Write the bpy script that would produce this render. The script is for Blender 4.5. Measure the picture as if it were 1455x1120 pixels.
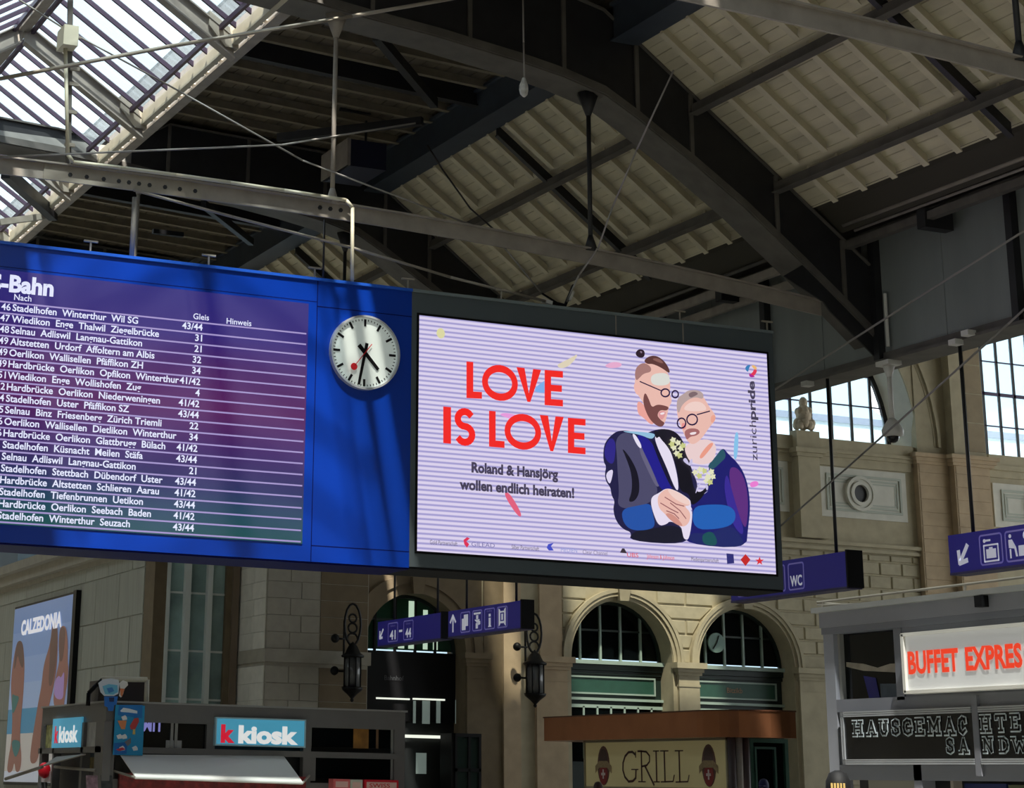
import bpy, math, random
from mathutils import Vector, Matrix
random.seed(7)
S = bpy.context.scene
for o in list(bpy.data.objects): bpy.data.objects.remove(o)
C = S.collection
# ---------------------------------------------------------------- camera
F, TH, RO, YA, CX, CY, CH = 2956.6, .31785913, .01912222, .40171162, 514.09, 143.54, 1.65
def _R():
    a = Matrix(((math.cos(YA), -math.sin(YA), 0), (math.sin(YA), math.cos(YA), 0), (0, 0, 1)))
    b = Matrix(((1, 0, 0), (0, math.cos(TH), math.sin(TH)), (0, -math.sin(TH), math.cos(TH))))
    c = Matrix(((math.cos(RO), 0, math.sin(RO)), (0, 1, 0), (-math.sin(RO), 0, math.cos(RO))))
    return c @ b @ a
RM = _R()                       # rows: right, forward, up
CAM0 = Vector((0, 0, CH))
cd = bpy.data.cameras.new('camera'); cam = bpy.data.objects.new('camera', cd); C.objects.link(cam)
r_, f_, u_ = RM[0], RM[1], RM[2]
cam.matrix_world = Matrix(((r_[0], u_[0], -f_[0], 0), (r_[1], u_[1], -f_[1], 0), (r_[2], u_[2], -f_[2], CH), (0, 0, 0, 1)))
cd.sensor_fit = 'HORIZONTAL'; cd.sensor_width = 36; cd.lens = F / 1455 * 36
cd.shift_x = (727.5 - CX) / 1455; cd.shift_y = -(560 - CY) / 1455
cd.clip_start = .1; cd.clip_end = 2000
S.camera = cam
# ---------------------------------------------------------------- sky, sun, exposure
W = bpy.data.worlds.new('sky'); S.world = W; W.use_nodes = True
bg = W.node_tree.nodes['Background']; bg.inputs[0].default_value = (.86, .94, 1.0, 1); bg.inputs[1].default_value = 2.5
sd = bpy.data.lights.new('sun', 'SUN'); sd.energy = 13.0; sd.angle = .035; sd.color = (1, .95, .86)
sun = bpy.data.objects.new('sun', sd); C.objects.link(sun)
SUND = Vector((.16, .50, -.85)).normalized()
sun.rotation_euler = SUND.to_track_quat('-Z', 'Y').to_euler(); sun.location = (0, 0, 60)
S.view_settings.view_transform = 'Standard'; S.view_settings.look = 'None'
S.view_settings.exposure = .12; S.view_settings.gamma = 1; S.view_settings.use_curve_mapping = False
# ---------------------------------------------------------------- helpers
def U(px, py, ax, val):         # photograph ray met with the real plane x, y or z = val
    v = Vector(((px - CX) / F, 1, -(py - CY) / F)); d = RM.transposed() @ v
    return CAM0 + d * ((val - CAM0[ax]) / d[ax])
MATS = {}
def lin(c): return tuple((x / 12.92 if x <= .04045 else ((x + .055) / 1.055) ** 2.4) for x in [q / 255 for q in c])
def mat(name, rgb, rough=.6, metal=0, noise=0, scale=3, bump=0, emit=0, stretch=None, rnd=0):
    if name in MATS: return MATS[name]
    m = bpy.data.materials.new(name); m.use_nodes = True; nt = m.node_tree; N = nt.nodes; L = nt.links
    b = N['Principled BSDF']; c = lin(rgb)
    b.inputs['Base Color'].default_value = (*c, 1); b.inputs['Roughness'].default_value = rough; b.inputs['Metallic'].default_value = metal
    last = None
    if noise or bump:
        tc = N.new('ShaderNodeTexCoord'); mp = N.new('ShaderNodeMapping'); nz = N.new('ShaderNodeTexNoise')
        nz.inputs['Scale'].default_value = scale; nz.inputs['Detail'].default_value = 6
        if stretch: mp.inputs['Scale'].default_value = stretch
        L.new(tc.outputs['Object'], mp.inputs['Vector']); L.new(mp.outputs[0], nz.inputs['Vector'])
    if noise:
        mr = N.new('ShaderNodeMapRange'); mr.inputs[1].default_value = .3; mr.inputs[2].default_value = .7
        mr.inputs[3].default_value = 1 - noise; mr.inputs[4].default_value = 1 + noise
        L.new(nz.outputs[0], mr.inputs[0])
        last = mr.outputs[0]
    if rnd:
        oi = N.new('ShaderNodeObjectInfo'); m2 = N.new('ShaderNodeMapRange'); m2.inputs[3].default_value = 1 - rnd; m2.inputs[4].default_value = 1 + rnd
        L.new(oi.outputs['Random'], m2.inputs[0])
        if last:
            mm = N.new('ShaderNodeMath'); mm.operation = 'MULTIPLY'; L.new(last, mm.inputs[0]); L.new(m2.outputs[0], mm.inputs[1]); last = mm.outputs[0]
        else: last = m2.outputs[0]
    if last:
        vm = N.new('ShaderNodeVectorMath'); vm.operation = 'SCALE'; vm.inputs[0].default_value = c
        L.new(last, vm.inputs['Scale']); L.new(vm.outputs[0], b.inputs['Base Color'])
    if bump:
        bp = N.new('ShaderNodeBump'); bp.inputs['Strength'].default_value = bump; bp.inputs['Distance'].default_value = .03
        L.new(nz.outputs[0], bp.inputs['Height']); L.new(bp.outputs[0], b.inputs['Normal'])
    if emit:
        b.inputs['Emission Color'].default_value = (*c, 1); b.inputs['Emission Strength'].default_value = emit
        if emit >= .5: b.inputs['Base Color'].default_value = (0.01, .01, .01, 1)
    MATS[name] = m; return m
def glassmat(name, tint, clear, rough_col, clouds=0, dark=0):
    m = bpy.data.materials.new(name); m.use_nodes = True; nt = m.node_tree; N = nt.nodes; L = nt.links
    for n in list(N): N.remove(n)
    out = N.new('ShaderNodeOutputMaterial'); tr = N.new('ShaderNodeBsdfTransparent'); tr.inputs[0].default_value = (*lin(tint), 1)
    tl = N.new('ShaderNodeBsdfTranslucent'); tl.inputs[0].default_value = (*lin(rough_col), 1)
    mx = N.new('ShaderNodeMixShader'); mx.inputs[0].default_value = 1 - clear
    L.new(tr.outputs[0], mx.inputs[1]); L.new(tl.outputs[0], mx.inputs[2])
    if clouds:
        tc = N.new('ShaderNodeTexCoord'); mp = N.new('ShaderNodeMapping'); mp.inputs['Scale'].default_value = (.5, 3, .5)
        nz = N.new('ShaderNodeTexNoise'); nz.inputs['Scale'].default_value = 2.2; nz.inputs['Detail'].default_value = 7
        mr = N.new('ShaderNodeMapRange'); mr.inputs[1].default_value = .35; mr.inputs[2].default_value = .7
        mr.inputs[3].default_value = 1 - clear - clouds; mr.inputs[4].default_value = 1 - clear + clouds
        L.new(tc.outputs['Object'], mp.inputs[0]); L.new(mp.outputs[0], nz.inputs['Vector']); L.new(nz.outputs[0], mr.inputs[0]); L.new(mr.outputs[0], mx.inputs[0])
        if dark:
            oi = N.new('ShaderNodeObjectInfo'); ad_ = N.new('ShaderNodeMath'); ad_.operation = 'MULTIPLY_ADD'; ad_.inputs[1].default_value = .35; L.new(oi.outputs['Random'], ad_.inputs[0]); L.new(nz.outputs[0], ad_.inputs[2])
            cr = N.new('ShaderNodeValToRGB'); cr.color_ramp.elements[0].position = .42; cr.color_ramp.elements[1].position = .85
            cr.color_ramp.elements[0].color = (*lin(tint), 1); cr.color_ramp.elements[1].color = (*[c * dark for c in lin(tint)], 1)
            L.new(ad_.outputs[0], cr.inputs[0]); L.new(cr.outputs[0], tr.inputs[0])
    gl = N.new('ShaderNodeBsdfGlossy'); gl.inputs['Roughness'].default_value = .05
    m2 = N.new('ShaderNodeMixShader'); m2.inputs[0].default_value = .06
    L.new(mx.outputs[0], m2.inputs[1]); L.new(gl.outputs[0], m2.inputs[2]); L.new(m2.outputs[0], out.inputs[0])
    MATS[name] = m; return m
def sub(o, p):
    o.parent = p; o.matrix_parent_inverse = Matrix.Identity(4); return o
def tag(o, label=None, cat=None, group=None, kind=None):
    if label: o['label'] = label
    if cat: o['category'] = cat
    if group: o['group'] = group
    if kind: o['kind'] = kind
    return o
def thing(name, label, cat, loc=(0, 0, 0), group=None):
    o = bpy.data.objects.new(name, None); C.objects.link(o); o.location = loc; o.empty_display_size = .2
    return tag(o, label, cat, group)
def link(o, parent):
    C.objects.link(o)
    if parent:
        o.parent = parent; p = parent; t = Vector(p.location)
        while p.parent: p = p.parent; t = Vector(p.location) if p.type == 'EMPTY' else t
        root = parent
        while root.parent: root = root.parent
        if parent == root: o.matrix_parent_inverse = Matrix.Translation(root.location).inverted()
    return o
class MB:
    def __init__(s): s.v = []; s.f = []
    def add(s, vs, fs):
        n = len(s.v); s.v += [tuple(v) for v in vs]; s.f += [tuple(i + n for i in f) for f in fs]; return s
    def box(s, x0, x1, y0, y1, z0, z1):
        vs = [(x, y, z) for z in (z0, z1) for y in (y0, y1) for x in (x0, x1)]
        return s.add(vs, [(0, 2, 3, 1), (4, 5, 7, 6), (0, 1, 5, 4), (2, 6, 7, 3), (0, 4, 6, 2), (1, 3, 7, 5)])
    def hexa(s, vs):            # 8 corners: bottom 4 loop, top 4 loop
        return s.add(vs, [(3, 2, 1, 0), (4, 5, 6, 7), (0, 1, 5, 4), (1, 2, 6, 5), (2, 3, 7, 6), (3, 0, 4, 7)])
    def prism(s, pts, d):       # planar polygon extruded along vector d
        pts = [Vector(p) for p in pts]; d = Vector(d); n = len(pts)
        return s.add(pts + [p + d for p in pts], [tuple(range(n))[::-1], tuple(range(n, 2 * n))] + [(i, (i + 1) % n, n + (i + 1) % n, n + i) for i in range(n)])
    def bar(s, p, q, w, h, up=(0, 0, 1)):
        p = Vector(p); q = Vector(q); d = (q - p).normalized(); a = d.cross(Vector(up))
        if a.length < 1e-4: a = d.cross(Vector((0, 1, 0)))
        a.normalize(); b = a.cross(d); a = a * w / 2; b = b * h / 2
        return s.hexa([p - a - b, p + a - b, p + a + b, p - a + b, q - a - b, q + a - b, q + a + b, q - a + b])
    def tube(s, p, q, r, n=8, r2=None):
        p = Vector(p); q = Vector(q); d = (q - p).normalized(); a = d.cross(Vector((0, 0, 1)))
        if a.length < 1e-4: a = Vector((1, 0, 0))
        a.normalize(); b = d.cross(a); r2 = r if r2 is None else r2; vs = []
        for P, R in ((p, r), (q, r2)):
            for i in range(n):
                t = 2 * math.pi * i / n; vs.append(P + a * R * math.cos(t) + b * R * math.sin(t))
        return s.add(vs, [tuple(range(n)), tuple(range(n, 2 * n))[::-1]] + [(i, n + i, n + (i + 1) % n, (i + 1) % n) for i in range(n)])
    def path(s, pts, r, n=6):
        for a, b in zip(pts, pts[1:]): s.tube(a, b, r, n)
        return s
    def ribbon(s, pts, off, d): # strip of quads between polyline and its offset, extruded by d: solid
        for (a, b), (c, e) in zip(zip(pts, pts[1:]), zip(off, off[1:])):
            s.prism([a, b, e, c], d)
        return s
    def lathe(s, c, prof, n=16, sx=1, sy=1):
        c = Vector(c); vs = []; fs = []
        for (r, z) in prof:
            for i in range(n):
                t = 2 * math.pi * i / n; vs.append(c + Vector((r * sx * math.cos(t), r * sy * math.sin(t), z)))
        for k in range(len(prof) - 1):
            for i in range(n): fs.append((k * n + i, k * n + (i + 1) % n, (k + 1) * n + (i + 1) % n, (k + 1) * n + i))
        fs.append(tuple(range(n))[::-1]); fs.append(tuple(range((len(prof) - 1) * n, len(prof) * n)))
        return s.add(vs, fs)
    def ball(s, c, r, n=10, sz=1, sx=1, sy=1):
        return s.lathe(c, [(max(.001, r * math.sin(math.pi * k / 8)), -r * sz * math.cos(math.pi * k / 8)) for k in range(9)], n, sx, sy)
    def build(s, name, m, parent=None, smooth=False):
        me = bpy.data.meshes.new(name); me.from_pydata(s.v, [], s.f); me.update()
        me.materials.append(m)
        if smooth:
            for p in me.polygons: p.use_smooth = True
        o = bpy.data.objects.new(name, me); return link(o, parent)
def struct(name, mb, m, parent=None, label=None):
    o = mb.build(name, m, parent)
    if not parent: o['kind'] = 'structure'
    if label: o['label'] = label
    return o
# a real plane for flat prints: ax = constant axis ('y' faces the camera side -Y, 'x' faces -X)
class Plane:
    def __init__(s, ax, val): s.ax = ax; s.val = val
    def uv(s, px, py):
        p = U(px, py, 1 if s.ax == 'y' else 0, s.val); return (p.x if s.ax == 'y' else -p.y, p.z)
    def P(s, u, v, off=0): return Vector((u, s.val - off, v)) if s.ax == 'y' else Vector((s.val - off, -u, v))
    def n(s): return Vector((0, -1, 0)) if s.ax == 'y' else Vector((-1, 0, 0))
    def poly(s, pts, name, m, parent, off=.01, th=.004, px=True):
        q = [s.uv(*p) for p in pts] if px else pts
        return MB().prism([s.P(a, b, off) for a, b in q], s.n() * th).build(name, m, parent)
    def add(s, mb, pts, off=.01, th=.004):
        return mb.prism([s.P(a, b, off) for a, b in pts], s.n() * th)
    def addbox(s, mb, u0, u1, v0, v1, a=.0, b=.02):   # box between depth offsets a (in) and b (out)
        return mb.prism([s.P(u0, v0, a), s.P(u1, v0, a), s.P(u1, v1, a), s.P(u0, v1, a)], s.n() * (b - a))
    def ell(s, u, v, ru, rv, n=20, a0=0, a1=2 * math.pi):
        return [(u + ru * math.cos(a0 + (a1 - a0) * i / n), v + rv * math.sin(a0 + (a1 - a0) * i / n)) for i in range(n)]
    def stroke(s, mb, pts, w, off=.01, th=.004, closed=False):
        pts = [Vector(p) for p in pts]
        if closed: pts = pts + [pts[0]]
        for a, b in zip(pts, pts[1:]):
            d = b - a
            if d.length < 1e-6: continue
            d.normalize(); n = Vector((-d.y, d.x)) * w / 2; e = d * w * .25
            s.add(mb, [a - e - n, b + e - n, b + e + n, a - e + n], off, th)
        return mb
_tc = {}
def textmesh(body, bold=0):
    k = (body, bold)
    if k in _tc: return _tc[k]
    cu = bpy.data.curves.new('t', 'FONT'); cu.body = body; cu.size = 1; cu.offset = bold; cu.resolution_u = 3; cu.fill_mode = 'FRONT'
    o = bpy.data.objects.new('t', cu); C.objects.link(o)
    bpy.context.view_layer.update()
    me = o.evaluated_get(bpy.context.evaluated_depsgraph_get()).to_mesh()
    V = [tuple(v.co[:2]) for v in me.vertices]; Fs = [tuple(p.vertices) for p in me.polygons]
    bpy.data.objects.remove(o); bpy.data.curves.remove(cu)
    _tc[k] = (V, Fs); return _tc[k]
CAP = .7
def text(pl, body, u, v, h, m, parent, bold=0, width=None, off=.012, align='l', name='lettering', rot=False, sx=1, slant=0, split=False):
    V, Fs = textmesh(body, bold)
    if not V: return None
    x0 = min(a for a, b in V); x1 = max(a for a, b in V); sy = h / CAP
    kx = (width / (x1 - x0)) if width else sy * sx
    W_ = (x1 - x0) * kx
    sh = {'l': 0, 'r': -W_, 'c': -W_ / 2}[align]
    vs = []
    for a, b in V:
        du = (a - x0) * kx + sh + slant * b * sy; dv = b * sy
        if rot: du, dv = -dv, du
        vs.append(pl.P(u + du, v + dv, off))
    groups = [Fs]
    if split:
        fs = sorted(Fs, key=lambda f: min(V[i][0] for i in f)); groups = []; xm = -9
        for f in fs:
            a = min(V[i][0] for i in f)
            if a > xm + .33 or not groups: groups.append([])
            groups[-1].append(f); xm = max(xm, max(V[i][0] for i in f))
    for g in groups:
        mp = {}; mb = MB()
        for f in g:
            for i in f:
                if i not in mp: mp[i] = len(mb.v); mb.v.append(vs[i])
            mb.f.append(tuple(mp[i] for i in f))
        o = mb.build(name, m, parent)
    return o
def prect(pl, x0, y0, x1, y1):  # px corners -> u0,u1,v0,v1
    a = pl.uv(x0, y0); b = pl.uv(x1, y1); return min(a[0], b[0]), max(a[0], b[0]), min(a[1], b[1]), max(a[1], b[1])
# ---------------------------------------------------------------- materials
M_steel = mat('dark_steel', (96, 92, 86), .55, .0, .2, 2.5)
M_steelD = mat('black_steel', (38, 38, 40), .5, 0, .2, 3)
M_web = mat('grey_web_paint', (136, 142, 140), .6, 0, .12, 1.2, stretch=(1, 1, .2))
M_lite = mat('pale_steel', (158, 150, 136), .55, 0, .12, 3)
M_grey = mat('grey_steel', (156, 148, 138), .55, 0, .15, 3)
M_bluebeam = mat('blue_grey_steel', (62, 70, 80), .5, 0, .15, 2)
M_purple = mat('glazing_bar', (70, 52, 72), .5)
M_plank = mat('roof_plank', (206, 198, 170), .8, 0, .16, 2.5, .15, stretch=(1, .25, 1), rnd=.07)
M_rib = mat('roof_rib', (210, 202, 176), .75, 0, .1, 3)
M_plankD = mat('dark_plank', (104, 95, 78), .85, 0, .3, 2.5, .2, stretch=(1, .25, 1), rnd=.15)  # darker board colour, used on the upper slope
M_ribD = mat('dark_rib', (132, 123, 104), .8, 0, .2, 3)
M_stone = mat('sandstone', (172, 163, 138), .85, 0, .10, 2.2, .2)
M_block = mat('sandstone_block', (170, 162, 138), .85, 0, .10, 3, .25, rnd=.06)
M_stoneP = mat('pinkish_sandstone', (178, 158, 130), .85, 0, .10, 2.2, .2)
M_stoneG = mat('grey_sandstone', (160, 154, 140), .85, 0, .08, 3, .2, rnd=.05)
M_stoneL = mat('pale_stone', (205, 204, 194), .8, 0, .06, 2.5, .15)
M_slab = mat('wall_slab', (158, 158, 146), .8, 0, .1, 2, .1, stretch=(1, 3, .3), rnd=.05)
M_brown = mat('brown_stone', (112, 98, 76), .85, 0, .1, 3, .2)
M_greenP = mat('green_paint', (38, 78, 66), .5, 0, .1, 4)
M_greenD = mat('dark_green_paint', (20, 38, 34), .5)
M_mull = mat('grey_green_frame', (150, 170, 162), .5)
M_black = mat('black_paint', (12, 12, 14), .5); M_black.node_tree.nodes['Principled BSDF'].inputs['Specular IOR Level'].default_value = .25
M_white = mat('white_paint', (222, 220, 212), .5)
M_cable = mat('grey_cable', (150, 146, 140), .5)
M_cableD = mat('dark_cable', (50, 46, 46), .5)
M_darkglass = mat('dark_glass', (10, 14, 16), .08); M_darkglass.node_tree.nodes['Principled BSDF'].inputs['Specular IOR Level'].default_value = .3
M_floor = mat('floor_stone', (186, 180, 168), .5, 0, .1, 1)
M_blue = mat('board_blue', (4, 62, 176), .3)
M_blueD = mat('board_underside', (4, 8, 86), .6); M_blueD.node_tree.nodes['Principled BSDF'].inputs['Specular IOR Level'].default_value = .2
M_cab = mat('cabinet_grey', (88, 98, 102), .4)
M_sign = mat('sign_blue', (42, 36, 142), .4, emit=.12)
M_signW = mat('sign_white', (225, 226, 240), .4, emit=.25)
M_signL = mat('sign_lilac_line', (140, 132, 205), .4, emit=.15)
M_kgrey = mat('kiosk_grey', (108, 106, 104), .45, 0, .06, 3)
M_kedge = mat('kiosk_edge', (150, 150, 146), .4)
M_glass = glassmat('window_glass', (222, 235, 240), .75, (215, 225, 230))
M_roofglass = glassmat('skylight_glass', (224, 231, 235), .86, (205, 215, 222), .08, .78)
# ================================================================ SETTING
struct('floor', MB().box(-60, 110, -60, 140, -.3, 0), M_floor)
# ---- roof profile (x-z): light slope x 19.6..24.1, dark slope 12.9..19.4, skylight 7.04..12.5 (mirror about 9.77)
ZL = lambda x: 14.35 - .745 * (x - 21.04) + .30       # underside of planks, light slope
ZD = lambda x: 16.55 - .055 * (x - 12.9) + .12
MX = lambda x: 19.54 - x
TY = [21, 33, 45, 57]
BAYS = [(9.4, 21), (21.4, 33), (33.8, 45), (45.8, 57.5)]
ceil_r = tag(bpy.data.objects.new('ceiling', None), kind='structure'); C.objects.link(ceil_r)
def plank_run(xa, xb, zf, step, th, m, bays, sgn=1):
    sl = math.hypot(xb - xa, zf(xb) - zf(xa)); n = max(1, int(round(sl / step)))
    for (y0, y1) in bays:
        for i in range(n):
            a = xa + (xb - xa) * i / n; b = xa + (xb - xa) * (i + .93) / n
            dz = random.uniform(-.006, .006)
            MB().prism([(a, y0, zf(a) + dz), (b, y0, zf(b) + dz), (b, y0, zf(b) + th), (a, y0, zf(a) + th)], (0, y1 - y0, 0)).build('plank', m, ceil_r)
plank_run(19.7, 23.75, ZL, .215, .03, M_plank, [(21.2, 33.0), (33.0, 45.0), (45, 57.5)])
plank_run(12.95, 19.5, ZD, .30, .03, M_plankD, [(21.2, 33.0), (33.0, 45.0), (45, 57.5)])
# roof skin above the boards (closes the joints), near bay and mirrored left half
sk = MB()
for (fx, xs) in ((lambda x: x, 1), (MX, -1)):
    Y0_, YL_ = -50, 150
    pts = [(12.9, ZD(12.9) + .05), (19.6, ZD(19.6) + .05), (24.4, ZL(24.4) + .06)]
    for (a, za), (b, zb) in zip(pts, pts[1:]):
        sk.prism([(fx(a), Y0_, za), (fx(b), Y0_, zb), (fx(b), Y0_, zb + .12), (fx(a), Y0_, za + .12)], (0, YL_, 0))
sk.prism([(23.7, 3, ZL(23.7)), (25.3, 3, 12.36), (25.3, 3, 12.6), (23.7, 3, ZL(23.7) + .2)], (0, 57, 0))
sk.build('roof_skin', mat('roof_skin', (64, 60, 50), .8), ceil_r)
# eave soffit boards between rib ends and wall plate
plank_run(23.75, 24.9, lambda x: ZL(23.75) + .05 - .12 * (x - 23.75), .3, .02, mat('soffit_plank', (120, 112, 84), .8, 0, .2, 3, rnd=.08), [(21.2, 33.0), (33.0, 45.0)])
# ribs (rafters) of the light slope
rb = {}
def rib(y, xa, xb, zf, m, wd=.07, hd=.17, fl=.16):
    key = (xa, xb, wd, m.name)
    if key not in rb:
        mb = MB()
        for (w, za, zb) in ((wd, -hd, 0), (fl, -hd - .03, -hd)):
            mb.prism([(xa, -w / 2, zf(xa) + za), (xb, -w / 2, zf(xb) + za), (xb, -w / 2, zf(xb) + zb), (xa, -w / 2, zf(xa) + zb)], (0, w, 0))
        o = mb.build('rafter', m, ceil_r); o.location = (0, y, 0); rb[key] = o
    else:
        o = rb[key].copy(); C.objects.link(o); o.location = (0, y, 0)
segs = [(19.8, 20.92), (21.16, 22.76), (23.0, 23.62)]
for base in (21, 33, 45):
    for k in range(1, 13):
        y = base + .923 * k
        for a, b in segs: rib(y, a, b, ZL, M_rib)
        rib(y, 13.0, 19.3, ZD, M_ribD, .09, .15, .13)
# purlins and mid-bay rafters (dark steel)
def purlin(x, z, name='purlin'):
    for (y0, y1) in ((21.4, 33.0), (33.8, 45.0), (45.8, 57)):
        mb = MB().box(x - .03, x + .03, y0, y1, z - .07, z + .12)
        mb.box(x - .1, x + .1, y0, y1, z - .09, z - .07)
        mb.build(name, M_steel, ceil_r)
purlin(21.04, 14.28); purlin(22.88, 12.93)
for y in (27, 39, 51):
    mb = MB()
    for (w, za, zb) in ((.05, -.30, -.05), (.14, -.32, -.29)):
        mb.prism([(19.8, y - w / 2, ZL(19.8) + za), (23.6, y - w / 2, ZL(23.6) + za), (23.6, y - w / 2, ZL(23.6) + zb), (19.8, y - w / 2, ZL(19.8) + zb)], (0, w, 0))
    mb.build('steel_rafter', M_steelD, ceil_r)
    mb = MB(); 
    for (w, za, zb) in ((.06, -.42, 0), (.2, -.46, -.42)):
        mb.prism([(13, y - w / 2, ZD(13) + za), (19.3, y - w / 2, ZD(19.3) + za), (19.3, y - w / 2, ZD(19.3) + zb), (13, y - w / 2, ZD(13) + zb)], (0, w, 0))
    mb.build('steel_rafter', M_steelD, ceil_r)
# longitudinal box beam between the two slopes
for (y0, y1) in ((9, 33), (33.8, 45), (45.8, 57)):
    mb = MB().box(19.3, 19.75, y0, y1, 15.46, 16.2); mb.box(19.22, 19.83, y0, y1, 15.43, 15.47); mb.box(19.22, 19.83, y0, y1, 16.16, 16.22)
    mb.build('longitudinal_beam', M_bluebeam, ceil_r)
struct('wall_behind_camera', MB().box(-6, 74, -50.3, -50, 0, 20), mat('back_wall_dark', (84, 78, 68), .85))  # unseen; widened and darkened to keep glass reflections dark
struct('wall_reflection_block', MB().box(70, 70.3, -50, 22, 0, 20), mat('back_wall_dark', (84, 78, 68), .85))  # unseen wall added to keep open sky out of the facade panes
struct('wall_hall_end', MB().box(-6, 19, 100, 100.3, 0, 17), mat('far_wall', (186, 176, 156), .8))
struct('wall_right_near', MB().box(25.3, 25.6, -50, 8, 0, 12.3), mat('far_wall', (186, 176, 156), .8))
# ---- skylight
sky = thing('skylight', 'gabled glass skylight with dark glazing bars along the roof ridge', 'skylight', (12.5, 40, 15.5))
ZG = lambda x: 15.5 + .65 * (12.5 - x)
ys = [37.23 + .84 * k for k in range(-104, 70)]
rows = [(12.42, 9.9)]
pane = {}
for y in ys:
    for a, b in rows:
        if a not in pane:
            o = MB().prism([(a, .03, ZG(a)), (a, .81, ZG(a)), (b, .81, ZG(b)), (b, .03, ZG(b))], (.004, 0, .006)).build('pane', M_roofglass, sky); pane[a] = o
        else: o = pane[a].copy(); C.objects.link(o)
        o.location = (0, y, 0)
for y in ys:
    for f in (1, -1):
        if 'L' not in pane and f == -1:
            o = MB().prism([(MX(12.42), .03, ZG(12.42)), (MX(12.42), .81, ZG(12.42)), (MX(9.95), .81, ZG(9.95)), (MX(9.95), .03, ZG(9.95))], (0, 0, .006)).build('pane', M_roofglass, sky); pane['L'] = o; o.location = (0, y, 0)
        elif f == -1: o = pane['L'].copy(); C.objects.link(o); o.location = (0, y, 0)
gb = {}
for y in ys:
    for f in (1, -1):
        if f not in gb:
            a, b = (12.44, 9.8); pp = [(a, -.028, ZG(a) - .1), (b, -.028, ZG(b) - .1), (b, -.028, ZG(b) + .02), (a, -.028, ZG(a) + .02)]
            if f == -1: pp = [(MX(p[0]), p[1], p[2]) for p in pp]
            o = MB().prism(pp, (0, .056, 0)).build('glazing_bar', M_purple, sky); gb[f] = o
        else: o = gb[f].copy(); C.objects.link(o)
        o.location = (0, y, 0)
for x in (9.97, 12.24):
    for xx in (x, MX(x)):
        MB().box(xx - .035, xx + .035, -50, 96, ZG(x) - .2, ZG(x) - .09).build('glazing_purlin', M_purple, sky)
MB().prism([(9.77 - .11, 15, ZG(9.77) - .30), (9.77 + .11, 15, ZG(9.77) - .30), (9.77 + .11, 15, ZG(9.77) + .02), (9.77, 15, ZG(9.77) + .1), (9.77 - .11, 15, ZG(9.77) + .02)], (0, 82, 0)).build('ridge_beam', M_grey, sky)
for yf in (24.5, 30.2, 35.95, 41.75, 47.5, 53.3):
    for f in (1, -1):
        g = (lambda x: x) if f == 1 else MX
        mb = MB(); 
        for (w, za, zb) in ((.05, -.5, -.1), (.24, -.54, -.5), (.24, -.13, -.1)):
            mb.prism([(g(12.55), yf - w / 2, ZG(12.55) + za), (g(9.8), yf - w / 2, ZG(9.8) + za), (g(9.8), yf - w / 2, ZG(9.8) + zb), (g(12.55), yf - w / 2, ZG(12.55) + zb)], (0, w, 0))
        mb.build('frame_rafter', M_grey, sky)
        MB().prism([(g(12.35), yf - .1, 15.15), (g(12.62), yf - .1, 15.15), (g(12.62), yf - .1, 15.5), (g(12.0), yf - .1, 15.85), (g(12.0), yf - .1, 15.55)], (0, .2, 0)).build('bracket', M_lite, sky)
for f in (1, -1):
    g = (lambda x: x) if f == 1 else MX
    MB().prism([(g(12.48), 15, 15.22), (g(12.6), 15, 15.22), (g(12.6), 15, 15.5), (g(12.48), 15, 15.5)], (0, 82, 0)).build('edge_channel', mat('cream_steel', (200, 192, 168), .5, 0, .1, 2), sky)
    MB().prism([(g(12.78), 15, 15.3), (g(12.84), 15, 15.3), (g(12.84), 15, 16.6), (g(12.78), 15, 16.6)], (0, 82, 0)).build('edge_girder', M_grey, sky)
    MB().prism([(g(12.72), 15, 15.25), (g(12.95), 15, 15.25), (g(12.95), 15, 15.3), (g(12.72), 15, 15.3)], (0, 82, 0)).build('edge_girder_flange', M_grey, sky)
kn = None
for k in range(36):
    y = 28 + k * .84
    if kn is None: kn = MB().tube((12.6, 0, 15.36), (12.78, 0, 15.36), .04, 6).box(12.6, 12.68, -.07, .07, 15.28, 15.42).build('stud', M_lite, sky); o = kn
    else: o = kn.copy(); C.objects.link(o)
    o.location = (0, y, 0)
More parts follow.
